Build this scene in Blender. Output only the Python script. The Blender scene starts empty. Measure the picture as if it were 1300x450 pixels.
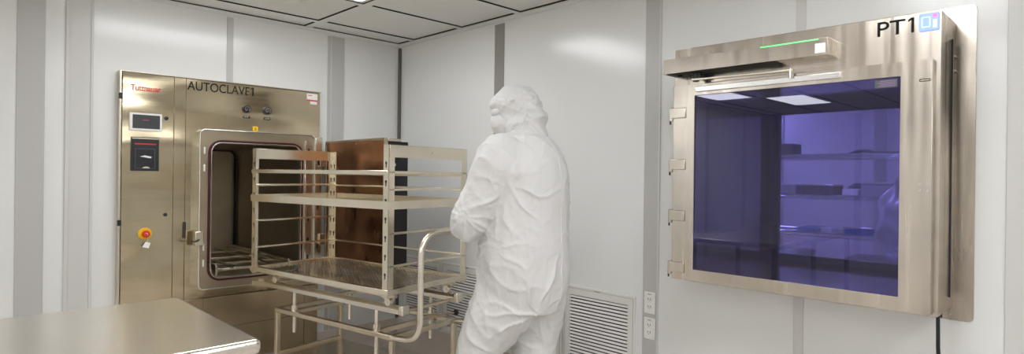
import bpy, bmesh, math, random
from mathutils import Vector, Matrix, noise
random.seed(7)
S = bpy.context.scene
COL = S.collection
PI = math.pi
CAM_H = 1.38
ZC = 2.438            # ceiling height
YA = 4.144            # autoclave wall
XB = 2.77             # pass-through wall
XL, YF = -5.42, -2.6  # walls behind the camera
XN = 6.5              # far wall of the room beyond the pass-through

# ------------------------------------------------------------------ materials
def new_mat(name):
    m = bpy.data.materials.new(name); m.use_nodes = True
    nt = m.node_tree
    return m, nt, nt.nodes, nt.links, nt.nodes['Principled BSDF']

def coords(N, L, scale=(1, 1, 1)):
    tc = N.new('ShaderNodeTexCoord'); mp = N.new('ShaderNodeMapping')
    mp.inputs['Scale'].default_value = scale
    L.new(tc.outputs['Object'], mp.inputs['Vector'])
    return mp.outputs['Vector']

def ramp(N, L, fac, stops):
    r = N.new('ShaderNodeValToRGB')
    L.new(fac, r.inputs['Fac'])
    el = r.color_ramp.elements
    el[0].position, el[0].color = stops[0][0], (*stops[0][1], 1)
    el[1].position, el[1].color = stops[-1][0], (*stops[-1][1], 1)
    for p, c in stops[1:-1]:
        e = el.new(p); e.color = (*c, 1)
    return r.outputs['Color']

def plain(name, col, rough=0.5, metal=0.0, spec=0.5, bump=0.0, bscale=200, coat=0):
    m, nt, N, L, b = new_mat(name)
    b.inputs['Base Color'].default_value = (*col, 1)
    b.inputs['Roughness'].default_value = rough
    b.inputs['Metallic'].default_value = metal
    b.inputs['Specular IOR Level'].default_value = spec
    v = coords(N, L)
    n = N.new('ShaderNodeTexNoise'); n.inputs['Scale'].default_value = bscale
    L.new(v, n.inputs['Vector'])
    if bump:
        bp = N.new('ShaderNodeBump'); bp.inputs['Strength'].default_value = bump
        bp.inputs['Distance'].default_value = 0.002
        L.new(n.outputs['Fac'], bp.inputs['Height']); L.new(bp.outputs['Normal'], b.inputs['Normal'])
    return m

def metal(name, col, rough=0.3, grain=(3, 3, 160), var=0.25, warp=0.0, wscale=2.2, blotch=0.15, wobj=(1, 1, 1)):
    """brushed steel: stretched grain, soft blotches, optional oil-canning of thin sheet"""
    m, nt, N, L, b = new_mat(name)
    b.inputs['Metallic'].default_value = 1.0
    v = coords(N, L, grain)
    n = N.new('ShaderNodeTexNoise'); n.inputs['Scale'].default_value = 1.0; n.inputs['Detail'].default_value = 3
    L.new(v, n.inputs['Vector'])
    v2 = coords(N, L)
    n2 = N.new('ShaderNodeTexNoise'); n2.inputs['Scale'].default_value = 3.5; n2.inputs['Detail'].default_value = 4
    L.new(v2, n2.inputs['Vector'])
    lo = tuple(c * (1 - blotch * .6) for c in col); hi = tuple(min(1, c * (1 + blotch * .6)) for c in col)
    c1 = ramp(N, L, n2.outputs['Fac'], [(0.3, lo), (0.7, hi)])
    if grain[0] == grain[1] == grain[2]: var = 0
    g = ramp(N, L, n.outputs['Fac'], [(0.3, (1 - var * .2,) * 3), (0.7, (1.0,) * 3)])
    mx = N.new('ShaderNodeMix'); mx.data_type = 'RGBA'; mx.blend_type = 'MULTIPLY'; mx.inputs[0].default_value = 1
    L.new(c1, mx.inputs[6]); L.new(g, mx.inputs[7]); L.new(mx.outputs[2], b.inputs['Base Color'])
    b.inputs['Roughness'].default_value = rough
    mr = N.new('ShaderNodeMapRange')
    mr.inputs['From Min'].default_value = .3; mr.inputs['From Max'].default_value = .7
    mr.inputs['To Min'].default_value = rough * (1 - var * .5); mr.inputs['To Max'].default_value = rough * (1 + var * .5)
    if var:
        L.new(n.outputs['Fac'], mr.inputs['Value']); L.new(mr.outputs['Result'], b.inputs['Roughness'])
    if warp:
        v3 = coords(N, L, wobj)
        n3 = N.new('ShaderNodeTexNoise'); n3.inputs['Scale'].default_value = wscale; n3.inputs['Detail'].default_value = 0.6
        L.new(v3, n3.inputs['Vector'])
        b3 = N.new('ShaderNodeBump'); b3.inputs['Strength'].default_value = 1.0; b3.inputs['Distance'].default_value = warp
        L.new(n3.outputs['Fac'], b3.inputs['Height'])
        L.new(b3.outputs['Normal'], b.inputs['Normal'])
    return m

def emit(name, col, strength):
    m, nt, N, L, b = new_mat(name)
    b.inputs['Base Color'].default_value = (*col, 1)
    b.inputs['Emission Color'].default_value = (*col, 1)
    b.inputs['Emission Strength'].default_value = strength
    return m

M = {}
M['wall'] = plain('white wall panel', (0.77, 0.775, 0.765), rough=0.17, spec=0.42, bump=0.12, bscale=5)
M['batten'] = plain('grey wall batten', (0.50, 0.495, 0.485), rough=0.33, spec=0.5)
M['batten_light'] = plain('pale wall batten', (0.62, 0.615, 0.60), rough=0.33, spec=0.5)
M['batten_dark'] = plain('shaded steel batten', (0.36, 0.35, 0.33), rough=0.35, metal=.6)  # darker grey than the other battens, partly metallic
M['corner'] = plain('dark corner seal', (0.13, 0.12, 0.10), rough=0.5)
M['tile'] = plain('ceiling tile', (0.80, 0.79, 0.765), rough=0.7, bump=.1, bscale=60)
M['grid'] = plain('ceiling grid', (0.80, 0.80, 0.785), rough=0.5)
M['gap'] = plain('black gasket', (0.012, 0.012, 0.012), rough=0.8)  # black colour standing in for shade between ceiling tile and bar
M['floor'] = plain('beige vinyl floor', (0.58, 0.53, 0.485), rough=0.35, bump=.05, bscale=80)
M['cove'] = plain('beige vinyl cove', (0.60, 0.54, 0.49), rough=0.4)
M['lamp'] = emit('lamp diffuser', (0.965, 0.985, 1.0), 12.0)
M['lamp2'] = emit('lamp diffuser beyond', (0.97, 0.985, 1.0), 34.0)
M['auto'] = metal('autoclave sheet steel', (0.53, 0.45, 0.315), 0.13, grain=(2, 2, 45), var=.3, warp=0.075, wscale=1.6, wobj=(.45, 1, 1.7), blotch=.16)
M['auto_low'] = metal('lower autoclave sheet', (0.46, 0.375, 0.25), 0.24, grain=(2, 2, 60), var=.1, warp=0.012, wscale=2.0, blotch=.12)
M['frame'] = metal('satin frame steel', (0.66, 0.60, 0.50), 0.24, grain=(40, 40, 40), var=.2)
M['collar'] = metal('collar face steel', (0.46, 0.39, 0.29), 0.28, grain=(4, 4, 4), blotch=.2)
M['rim'] = plain('pale rim bead', (0.80, 0.79, 0.76), rough=0.3, spec=.6)
M['red_gasket'] = plain('dark red silicone gasket', (0.05, 0.003, 0.005), rough=0.35)
M['chamber'] = metal('chamber steel', (0.42, 0.37, 0.28), 0.40, grain=(20, 20, 2), var=.25, blotch=.2)
M['copper'] = metal('copper brown door plate', (0.34, 0.17, 0.088), 0.28, grain=(20, 6, 2), var=.3, blotch=.6)
M['black'] = plain('black plastic', (0.012, 0.013, 0.018), rough=0.35)
M['black_matt'] = plain('black cover', (0.010, 0.010, 0.012), rough=0.6)
M['cart'] = metal('rack stainless', (0.76, 0.695, 0.57), 0.24, grain=(30, 30, 30), var=.25, blotch=.1)
M['cart_blue'] = metal('rack stainless bright', (0.80, 0.80, 0.78), 0.22, grain=(30, 30, 30), var=.25, blotch=.1)
M['trolley'] = metal('trolley stainless', (0.64, 0.565, 0.44), 0.26, grain=(30, 30, 30), var=.25, blotch=.12)
M['tube'] = metal('polished tube', (0.78, 0.73, 0.64), 0.21, grain=(20, 20, 20), var=.2)
M['table'] = metal('table top steel', (0.78, 0.74, 0.67), 0.23, grain=(5, 5, 5), blotch=.04)
M['pass'] = metal('pass-through steel', (0.64, 0.585, 0.515), 0.21, grain=(32, 32, 1.2), var=.65, blotch=.28)
M['pass_dark'] = metal('pass-through flange steel', (0.52, 0.465, 0.40), 0.26, grain=(32, 32, 1.2), var=.7, blotch=.4)
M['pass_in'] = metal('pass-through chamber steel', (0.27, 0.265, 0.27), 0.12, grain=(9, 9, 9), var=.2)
M['white_plastic'] = plain('white plastic', (0.80, 0.79, 0.76), rough=0.35)
M['cream'] = plain('cream painted grille', (0.74, 0.73, 0.70), rough=0.45)
M['duct'] = plain('dark duct', (0.03, 0.03, 0.03), rough=0.8)
M['screen'] = plain('grey screen', (0.055, 0.057, 0.062), rough=0.2)
M['red'] = plain('red ink', (0.62, 0.035, 0.02), rough=0.4)
M['magenta'] = plain('magenta ink', (0.6, 0.06, 0.15), rough=0.4)
M['sticker'] = plain('faded sticker print', (0.25, 0.16, 0.28), rough=.5)
M['ink'] = plain('black ink', (0.010, 0.010, 0.010), rough=0.6, spec=.15)
M['yellow'] = plain('yellow plastic', (0.85, 0.50, 0.01), rough=0.4)
M['estop'] = plain('red button', (0.70, 0.03, 0.01), rough=0.3)
M['paper'] = plain('white paper', (0.83, 0.82, 0.79), rough=0.7)
M['chrome'] = plain('chrome', (0.75, 0.75, 0.75), rough=0.12, metal=1)
M['dial'] = plain('dark dial', (0.012, 0.012, 0.012), rough=0.6, spec=.2)
M['green_led'] = emit('green indicator strip', (0.12, 0.95, 0.25), 0.8)
M['blue_screen'] = emit('blue lit screen', (0.22, 0.32, 1.0), 0.95)
M['pink_icon'] = emit('pink screen icon', (1.0, 0.18, 0.50), 0.7)
M['pale_icon'] = emit('pale screen icon', (0.45, 0.62, 1.0), 0.9)
M['blue_plastic'] = plain('blue plastic', (0.06, 0.16, 0.42), rough=0.45)
M['grey_plastic'] = plain('grey plastic', (0.42, 0.42, 0.42), rough=0.5)
M['dark_grey'] = plain('dark grey plastic', (0.08, 0.085, 0.10), rough=0.5)
M['skin'] = plain('skin', (0.55, 0.33, 0.24), rough=0.5)

def fabric():
    m, nt, N, L, b = new_mat('white coverall fabric')
    b.inputs['Base Color'].default_value = (0.70, 0.695, 0.69, 1)
    b.inputs['Roughness'].default_value = 0.55
    b.inputs['Specular IOR Level'].default_value = 0.3
    b.inputs['Subsurface Weight'].default_value = 0.0
    v = coords(N, L, (1, 1, .8))
    n = N.new('ShaderNodeTexNoise'); n.inputs['Scale'].default_value = 14; n.inputs['Detail'].default_value = 5
    n.inputs['Distortion'].default_value = 1.2
    L.new(v, n.inputs['Vector'])
    w = N.new('ShaderNodeTexVoronoi'); w.feature = 'DISTANCE_TO_EDGE'; w.inputs['Scale'].default_value = 11
    nv = N.new('ShaderNodeMix'); nv.data_type = 'RGBA'; nv.inputs[0].default_value = .25
    L.new(v, nv.inputs[6]); L.new(n.outputs['Color'], nv.inputs[7]); L.new(nv.outputs[2], w.inputs['Vector'])
    b1 = N.new('ShaderNodeBump'); b1.inputs['Strength'].default_value = .5; b1.inputs['Distance'].default_value = .006
    b2 = N.new('ShaderNodeBump'); b2.inputs['Strength'].default_value = .12; b2.inputs['Distance'].default_value = .012
    L.new(n.outputs['Fac'], b1.inputs['Height']); L.new(w.outputs['Distance'], b2.inputs['Height'])
    L.new(b1.outputs['Normal'], b2.inputs['Normal']); L.new(b2.outputs['Normal'], b.inputs['Normal'])
    return m
M['suit'] = fabric()

def tinted(name, tint, milk, milkfac, refl=1.5):
    m, nt, N, L, b = new_mat(name)
    N.remove(b); out = [n for n in N if n.type == 'OUTPUT_MATERIAL'][0]
    t = N.new('ShaderNodeBsdfTransparent'); t.inputs['Color'].default_value = (*tint, 1)
    d = N.new('ShaderNodeBsdfDiffuse'); d.inputs['Color'].default_value = (*milk, 1)
    g = N.new('ShaderNodeBsdfGlossy'); g.inputs['Roughness'].default_value = 0.0
    g.inputs['Color'].default_value = (1, 1, 1, 1)
    f = N.new('ShaderNodeFresnel'); f.inputs['IOR'].default_value = refl
    m1 = N.new('ShaderNodeMixShader'); m1.inputs[0].default_value = milkfac
    m2 = N.new('ShaderNodeMixShader')
    L.new(t.outputs[0], m1.inputs[1]); L.new(d.outputs[0], m1.inputs[2])
    L.new(f.outputs[0], m2.inputs[0]); L.new(m1.outputs[0], m2.inputs[1]); L.new(g.outputs[0], m2.inputs[2])
    L.new(m2.outputs[0], out.inputs['Surface'])
    return m
M['blue_glass'] = tinted('blue violet glass', (0.36, 0.345, 0.57), (0.16, 0.14, 0.36), 0.06, 1.5)  # diffuse milk paints the haze of the white room reflected in the pane
M['far_glass'] = tinted('pale blue glass', (0.80, 0.79, 0.92), (0.3, 0.3, 0.4), 0.02, 1.6)
M['dial_glass'] = tinted('clear lens', (0.95, 0.95, 0.95), (0.5, 0.5, 0.5), 0.0, 1.45)
M['bag'] = tinted('clear plastic bag film', (0.80, 0.80, 0.84), (0.9, 0.9, 0.95), 0.40, 1.5)

def perforated():
    m, nt, N, L, b = new_mat('expanded steel mesh')
    out = [n for n in N if n.type == 'OUTPUT_MATERIAL'][0]
    b.inputs['Metallic'].default_value = 1; b.inputs['Base Color'].default_value = (0.60, 0.52, 0.40, 1)
    b.inputs['Roughness'].default_value = .3
    tc = N.new('ShaderNodeTexCoord')
    def tri(axis_rot, freq):
        mp = N.new('ShaderNodeMapping'); mp.inputs['Rotation'].default_value = (0, 0, axis_rot)
        mp.inputs['Scale'].default_value = (freq,) * 3
        L.new(tc.outputs['Object'], mp.inputs['Vector'])
        sp = N.new('ShaderNodeSeparateXYZ'); L.new(mp.outputs[0], sp.inputs[0])
        a = N.new('ShaderNodeMath'); a.operation = 'PINGPONG'; a.inputs[1].default_value = 0.5
        L.new(sp.outputs[0], a.inputs[0])
        g = N.new('ShaderNodeMath'); g.operation = 'GREATER_THAN'; g.inputs[1].default_value = 0.17
        L.new(a.outputs[0], g.inputs[0]); return g.outputs[0]
    mu = N.new('ShaderNodeMath'); mu.operation = 'MULTIPLY'
    L.new(tri(math.radians(35), 62), mu.inputs[0]); L.new(tri(math.radians(-35), 62), mu.inputs[1])
    t = N.new('ShaderNodeBsdfTransparent')
    mx = N.new('ShaderNodeMixShader')
    L.new(mu.outputs[0], mx.inputs[0]); L.new(b.outputs[0], mx.inputs[1]); L.new(t.outputs[0], mx.inputs[2])
    L.new(mx.outputs[0], out.inputs['Surface'])
    return m
M['mesh'] = perforated()

# ------------------------------------------------------------------ geometry helpers
class MB:
    def __init__(s): s.bm = bmesh.new(); s.mi = 0
    def _mark(s, fs):
        for f in fs: f.material_index = s.mi
    def box(s, x0, x1, y0, y1, z0, z1):
        vs = [s.bm.verts.new(p) for p in ((x0, y0, z0), (x1, y0, z0), (x1, y1, z0), (x0, y1, z0), (x0, y0, z1), (x1, y0, z1), (x1, y1, z1), (x0, y1, z1))]
        s._mark([s.bm.faces.new([vs[i] for i in f]) for f in ((3, 2, 1, 0), (4, 5, 6, 7), (0, 1, 5, 4), (1, 2, 6, 5), (2, 3, 7, 6), (3, 0, 4, 7))])
        return s
    def prism(s, pts, ext):
        """closed outline of 3-D points extruded by a vector"""
        e = Vector(ext); a = [s.bm.verts.new(p) for p in pts]; b = [s.bm.verts.new(Vector(p) + e) for p in pts]
        n = len(pts); fs = [s.bm.faces.new(a[::-1]), s.bm.faces.new(b)]
        for i in range(n): fs.append(s.bm.faces.new((a[i], a[(i + 1) % n], b[(i + 1) % n], b[i])))
        s._mark(fs); return s
    def ring(s, outer, inner, ext):
        """frame between two outlines with the same number of points"""
        e = Vector(ext); n = len(outer)
        o0 = [s.bm.verts.new(p) for p in outer]; i0 = [s.bm.verts.new(p) for p in inner]
        o1 = [s.bm.verts.new(Vector(p) + e) for p in outer]; i1 = [s.bm.verts.new(Vector(p) + e) for p in inner]
        fs = []
        for k in range(n):
            j = (k + 1) % n
            fs += [s.bm.faces.new((o0[k], o0[j], i0[j], i0[k])), s.bm.faces.new((o1[j], o1[k], i1[k], i1[j])),
                   s.bm.faces.new((o0[j], o0[k], o1[k], o1[j])), s.bm.faces.new((i0[k], i0[j], i1[j], i1[k]))]
        s._mark(fs); return s
    def tube(s, pts, r, seg=12, fillet=0.0, closed=False):
        P = [Vector(p) for p in pts]
        if fillet:
            Q = [P[0]]
            for i in range(1, len(P) - 1):
                a = (P[i - 1] - P[i]).normalized(); b = (P[i + 1] - P[i]).normalized()
                for k in range(7):
                    t = k / 6; p0 = P[i] + a * fillet; p2 = P[i] + b * fillet
                    Q.append((1 - t) ** 2 * p0 + 2 * t * (1 - t) * (P[i] * .75 + (p0 + p2) * .125) + t * t * p2)
            Q.append(P[-1]); P = Q
        rr = r if isinstance(r, (list, tuple)) else [r] * len(P)
        rings = []; up = None
        for i, p in enumerate(P):
            d = (P[min(i + 1, len(P) - 1)] - P[max(i - 1, 0)]).normalized()
            if up is None:
                up = Vector((0, 0, 1)) if abs(d.z) < .9 else Vector((1, 0, 0))
            u = (up - d * up.dot(d)).normalized(); up = u; w = d.cross(u)
            rings.append([s.bm.verts.new(p + (u * math.cos(2 * PI * k / seg) + w * math.sin(2 * PI * k / seg)) * rr[i]) for k in range(seg)])
        fs = []
        for a, b in zip(rings[:-1], rings[1:]):
            for k in range(seg): fs.append(s.bm.faces.new((a[k], a[(k + 1) % seg], b[(k + 1) % seg], b[k])))
        fs += [s.bm.faces.new(rings[0][::-1]), s.bm.faces.new(rings[-1])]
        s._mark(fs); return s
    def loft(s, secs, seg=28):
        """secs: (centre, axis_u, axis_v) ellipses, closed by small caps"""
        rings = []
        for c, u, v in secs:
            c, u, v = Vector(c), Vector(u), Vector(v)
            rings.append([s.bm.verts.new(c + u * math.cos(2 * PI * k / seg) + v * math.sin(2 * PI * k / seg)) for k in range(seg)])
        fs = []
        for a, b in zip(rings[:-1], rings[1:]):
            for k in range(seg): fs.append(s.bm.faces.new((a[k], a[(k + 1) % seg], b[(k + 1) % seg], b[k])))
        fs += [s.bm.faces.new(rings[0][::-1]), s.bm.faces.new(rings[-1])]
        s._mark(fs); return s
    def ball(s, c, r, seg=20):
        rx, ry, rz = (r, r, r) if isinstance(r, (int, float)) else r
        c = Vector(c); secs = []
        for i in range(1, 12):
            t = PI * i / 12
            secs.append((c + Vector((0, 0, -rz * math.cos(t))), (rx * math.sin(t), 0, 0), (0, ry * math.sin(t), 0)))
        secs.insert(0, (c - Vector((0, 0, rz)), (rx * .02, 0, 0), (0, ry * .02, 0)))
        secs.append((c + Vector((0, 0, rz)), (rx * .02, 0, 0), (0, ry * .02, 0)))
        return s.loft(secs, seg)
    def grid(s, fn, nu, nv):
        vs = [[s.bm.verts.new(fn(i / nu, j / nv)) for j in range(nv + 1)] for i in range(nu + 1)]
        s._mark([s.bm.faces.new((vs[i][j], vs[i + 1][j], vs[i + 1][j + 1], vs[i][j + 1])) for i in range(nu) for j in range(nv)])
        return s
    def build(s, name, mats, parent=None, world=True, bevel=0.0, angle=35, smooth=True, seg=2):
        me = bpy.data.meshes.new(name)
        bmesh.ops.recalc_face_normals(s.bm, faces=s.bm.faces)
        s.bm.to_mesh(me); s.bm.free()
        for m in (mats if isinstance(mats, (list, tuple)) else [mats]):
            me.materials.append(m if not isinstance(m, str) else M[m])
        if smooth:
            for p in me.polygons: p.use_smooth = True
            me.set_sharp_from_angle(angle=math.radians(angle))
        o = bpy.data.objects.new(name, me); COL.objects.link(o)
        attach(o, parent, world)
        if bevel:
            b = o.modifiers.new('bevel', 'BEVEL'); b.width = bevel; b.segments = seg; b.limit_method = 'ANGLE'
            b.harden_normals = False
        return o

def attach(o, parent, world=True):
    if parent is not None:
        o.parent = parent
        if world and parent.parent is None and parent.type == 'EMPTY':
            o.matrix_parent_inverse = parent.matrix_basis.inverted()

def tag(o, label, cat, group=None, kind=None):
    if label: o['label'] = label
    if cat: o['category'] = cat
    if group: o['group'] = group
    if kind: o['kind'] = kind
    return o

def thing(name, label, cat, loc=(0, 0, 0), rotz=0, group=None):
    o = bpy.data.objects.new(name, None); COL.objects.link(o)
    o.empty_display_size = .1
    o.location = loc; o.rotation_euler = (0, 0, rotz)
    o.matrix_basis = Matrix.Translation(loc) @ Matrix.Rotation(rotz, 4, 'Z')
    return tag(o, label, cat, group)

def struct(o, label=None):
    o['kind'] = 'structure'
    if label: o['label'] = label
    return o

def copy_tree(o, parent=None):
    c = o.copy(); COL.objects.link(c); c.parent = parent
    if parent is not None: c.matrix_parent_inverse = o.matrix_parent_inverse.copy()
    for ch in [x for x in COL.objects if x.parent is o]:
        copy_tree(ch, c)
    return c

def lettering(name, body, size, loc, rot, mat, parent, width=None, depth=0.0008, bold=0.0, one=False):
    cu = bpy.data.curves.new(name, 'FONT'); cu.body = body; cu.size = size; cu.extrude = depth; cu.offset = bold
    t = bpy.data.objects.new(name, cu); COL.objects.link(t)
    bpy.context.view_layer.update()
    me = bpy.data.meshes.new_from_object(t.evaluated_get(bpy.context.evaluated_depsgraph_get()))
    bpy.data.objects.remove(t)
    xs = [v.co.x for v in me.vertices]; ys = [v.co.y for v in me.vertices]
    w, h = max(xs) - min(xs), max(ys) - min(ys)
    sx = (width / w) if width else 1
    for v in me.vertices:
        v.co.x = (v.co.x - min(xs)) * sx; v.co.y = v.co.y - min(ys)
    if one:      # numeral one drawn as a stem with a flag, after the last letter
        x1_ = max(v.co.x for v in me.vertices) + h * one; st = h * (.15 + bold / size * 1.5)
        bm_ = bmesh.new(); bm_.from_mesh(me)
        xr_ = x1_ + h * .34
        for o1 in ([(xr_ - st, 0), (xr_, 0), (xr_, h), (xr_ - st, h)], [(x1_, h * .74), (xr_ - st, h * .86), (xr_ - st, h), (x1_, h * .87)]):
            lo_ = [bm_.verts.new((a, c, -depth)) for a, c in o1]; hi_ = [bm_.verts.new((a, c, depth)) for a, c in o1]
            bm_.faces.new(lo_[::-1]); bm_.faces.new(hi_)
            for k in range(4): bm_.faces.new((lo_[k], lo_[(k + 1) % 4], hi_[(k + 1) % 4], hi_[k]))
        bmesh.ops.triangulate(bm_, faces=bm_.faces); bm_.to_mesh(me); bm_.free()
    me.transform(Matrix.Translation(loc) @ rot.to_4x4())
    me.materials.clear(); me.materials.append(M[mat])
    o = bpy.data.objects.new(name, me); COL.objects.link(o)
    attach(o, parent)
    return o
ROT_A = Matrix(((1, 0, 0), (0, 0, -1), (0, 1, 0)))    # text on the autoclave wall: x -> +x, y -> +z, facing -y
ROT_B = Matrix(((0, 0, -1), (-1, 0, 0), (0, 1, 0)))   # text on the pass-through wall: x -> -y, y -> +z, facing -x

def rr(a0, a1, b0, b1, r, n=6):
    pts = []
    for cx, cy, t0 in ((a1 - r, b0 + r, -90), (a1 - r, b1 - r, 0), (a0 + r, b1 - r, 90), (a0 + r, b0 + r, 180)):
        for k in range(n + 1):
            t = math.radians(t0 + 90 * k / n); pts.append((cx + r * math.cos(t), cy + r * math.sin(t)))
    return pts
def onA(pts, y): return [(p[0], y, p[1]) for p in pts]
def onB(pts, x): return [(x, p[0], p[1]) for p in pts]
def onZ(pts, z): return [(p[0], p[1], z) for p in pts]

# ------------------------------------------------------------------ room shell
T = 0.12
struct(MB().box(XL - T, XN + T, YF - T, YA + T + 1.6, -.1, 0).build('floor', 'floor', smooth=False), 'beige vinyl floor')
# autoclave wall with the chamber hole
cx0, cx1, cz0, cz1 = 1.26, 1.93, .655, 1.60
b = MB()
b.box(XL - T, cx0, YA, YA + T, 0, ZC + .1).box(cx1, XN + T, YA, YA + T, 0, ZC + .1).box(cx0, cx1, YA, YA + T, 0, cz0).box(cx0, cx1, YA, YA + T, cz1, ZC + .1)
struct(b.build('wall_back', 'wall', smooth=False), 'white wall behind the autoclave')
# pass-through wall with its opening
py0, py1, pz0, pz1 = .46, 1.43, .90, 1.93
b = MB()
b.box(XB, XB + T, YF, py0, 0, ZC + .1).box(XB, XB + T, py1, YA, 0, ZC + .1).box(XB, XB + T, py0, py1, 0, pz0).box(XB, XB + T, py0, py1, pz1, ZC + .1)
struct(b.build('wall_right', 'wall', smooth=False), 'white wall holding the pass-through')
struct(MB().box(XL - T, XL, YF, YA, 0, ZC + .1).build('wall_left', 'wall', smooth=False))
struct(MB().box(XL - T, XN + T, YF - T, YF, 0, ZC + .1).build('wall_front', 'wall', smooth=False))
struct(MB().box(XN, XN + T, YF, YA, 0, ZC + .1).build('wall_beyond', 'wall', smooth=False), 'far wall of the room beyond the pass-through')

# ceiling: slab, recessed tiles, T-bars, black strips painting the shadow gap at tile edges
LIGHTS = [(.73, 2.79), (-2.93, 3.38), (-4.15, 2.79), (.73, .42), (-1.71, .42), (-4.15, .42), (.73, -1.36), (-1.71, -1.36), (-4.15, -1.36)]  # rows above and behind the camera are unseen, added to brighten the room
BX = [1.947 + 1.22 * k for k in range(-6, 1)]      # left edge of every long bar
BY = [3.925 - .5925 * k for k in range(0, 12)]     # far tile edge; the bar is beyond it... bar spans y..y+.05
tiles = MB(); shade_strips = MB(); bars = MB()
xs = [XL] + [x for x in BX if x > XL] ; 
xedges = [(XL + .01, [x for x in BX if x > XL][0])]
bx = [x for x in BX if x > XL]
for i, x in enumerate(bx): xedges.append((x + .055, bx[i + 1] if i + 1 < len(bx) else 2.75))
by = sorted([y for y in BY if y > YF])
yedges = [(YF + .01, by[0])]
for i, y in enumerate(by): yedges.append((y + .045 - (0 if i < len(by) - 1 else 0.03), by[i + 1] if i + 1 < len(by) else YA + .004))
bars.box(XL - T, XB + T, YF - T, YA + T, ZC + .02, ZC + .10)
for x in bx: bars.box(x, x + .055, YF, YA, ZC, ZC + .02)
bars.box(2.75, XB, YF, YA, ZC, ZC + .02)
for y in by:
    for x0, x1 in xedges:
        bars.box(x0, x1, y, y + .045, ZC, ZC + .02)
def is_light(x0, x1, y0, y1):
    for lx, ly in LIGHTS:
        if x0 < lx + .6 < x1 and y0 < ly + .27 < y1: return True
    return False
lamp_cells = []
for x0, x1 in xedges:
    for y0, y1 in yedges:
        if y1 - y0 < .02: continue
        shade_strips.box(x0, x1, y1 - .006, y1, ZC + .001, ZC + .019)
        shade_strips.box(x1 - .006, x1, y0, y1 - .006, ZC + .001, ZC + .019)
        if is_light(x0, x1, y0, y1): lamp_cells.append((x0, x1, y0, y1)); continue
        tiles.box(x0 + .001, x1 - .008, y0 + .001, y1 - .008, ZC + .008, ZC + .0195)
ce = struct(bars.build('ceiling', 'grid', smooth=False), 'white gridded ceiling')
tiles.build('ceiling_tile', 'tile', ce, smooth=False)
shade_strips.build('gasket', 'gap', ce, smooth=False)  # black strips painted as the shaded gap along far tile edges
struct(MB().box(XB + T, XN, YF, YA, ZC, ZC + .1).build('ceiling.001', 'tile', smooth=False), 'ceiling of the room beyond')

def light_label(x, y):
    col_ = 'nearest the pass-through wall' if x > 0 else ('in the middle of the row' if x > -2.5 else 'farthest from the pass-through wall')
    if x > 0 and y > 2: return 'ceiling light panel nearest the autoclave, at the top edge of the view'
    if y > 3.1: return 'ceiling light panel close to the autoclave wall, left of the view'
    if y > 2: return 'ceiling light panel in the far left corner of the room'
    if y > 0: return 'ceiling light panel in the row above the camera, ' + col_
    return 'ceiling light panel in the rear row, ' + col_
for x0, x1, y0, y1 in lamp_cells:
    lt = thing('ceiling_light', light_label(x0, y0), 'light', (x0, y0, ZC), group='ceiling light panels of the clean room')
    MB().ring(onZ(rr(x0 + .002, x1 - .009, y0 + .002, y1 - .009, .004), ZC + .004), onZ(rr(x0 + .03, x1 - .037, y0 + .03, y1 - .037, .004), ZC + .004), (0, 0, .012)).build('frame', 'white_plastic', lt)
    d = MB().box(x0 + .028, x1 - .035, y0 + .028, y1 - .035, ZC + .008, ZC + .014)
    d.build('diffuser', 'lamp', lt, smooth=False)
for lx, ly in ((3.6, 1.2), (3.6, -1.0), (5.4, 2.6)):
    lt = thing('ceiling_light', 'ceiling light panel in the room beyond, ' + ('above the wire shelving' if lx > 5 else ('opposite the pass-through window' if ly > 0 else 'off to the right')), 'light', (lx, ly, ZC), group='ceiling light panels of the room beyond')
    MB().ring(onZ(rr(lx, lx + 1.2, ly, ly + .55, .004), ZC - .012), onZ(rr(lx + .03, lx + 1.17, ly + .03, ly + .52, .004), ZC - .012), (0, 0, .012)).build('frame', 'white_plastic', lt)
    MB().box(lx + .028, lx + 1.172, ly + .028, ly + .522, ZC - .010, ZC - .001).build('diffuser', 'lamp2', lt, smooth=False)

# round ceiling cover next to the light
b = MB(); c = (1.62, 3.625)
secs = []
for r_, z_ in ((.066, 0), (.068, -.004), (.062, -.012), (.045, -.018), (.002, -.020)):
    secs.append(((c[0], c[1], ZC + .008 + z_), (r_, 0, 0), (0, r_, 0)))
cov = b.loft(secs, 32).build('ceiling_cover', 'tile')
tag(cov, 'round white cover plate on the ceiling tile above the autoclave', 'ceiling cover')

# wall battens (flat strips over the panel joints) and corner seals
n_trim = [0]
def trim(mb, mat, bevel=.0015):
    n_trim[0] += 1
    return struct(mb.build('trim_%d' % n_trim[0], mat, bevel=bevel))
TOPZ = ZC - .035
def battenA(x0, x1, mat, z0=.2, d=.006, lip=0):
    b = MB().box(x0, x1, YA - d, YA, z0, TOPZ)
    if lip: b.box(x0, x0 + lip, YA - d - .006, YA - d, z0, TOPZ)
    trim(b, mat)
battenA(.340, .462, 'batten'); battenA(.552, .572, 'batten_light', d=.012); battenA(.572, .668, 'batten_light', d=.008); battenA(.668, .682, 'batten_light', d=.012)
battenA(1.412, 1.452, 'batten', z0=1.90); battenA(2.128, 2.150, 'batten'); battenA(2.150, 2.158, 'batten_light', d=.012); battenA(2.158, 2.262, 'batten', d=.009)
for x in (-.7, -1.9, -3.1, -4.3): battenA(x, x + .10, 'batten')
def battenB(y0, y1, mat, z0=.2, z1=None, d=.006):
    trim(MB().box(XB - d, XB, y0, y1, z0, z1 or TOPZ), mat)
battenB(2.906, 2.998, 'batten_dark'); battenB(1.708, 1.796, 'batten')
battenB(1.699, 1.708, 'batten_light', d=.010)
battenB(.974, 1.016, 'batten_light', z0=2.03); battenB(.970, 1.012, 'batten_light', z1=.86)
battenB(.16, .283, 'batten_light'); battenB(-.9, -.8, 'batten'); battenB(-1.9, -1.8, 'batten')
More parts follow.
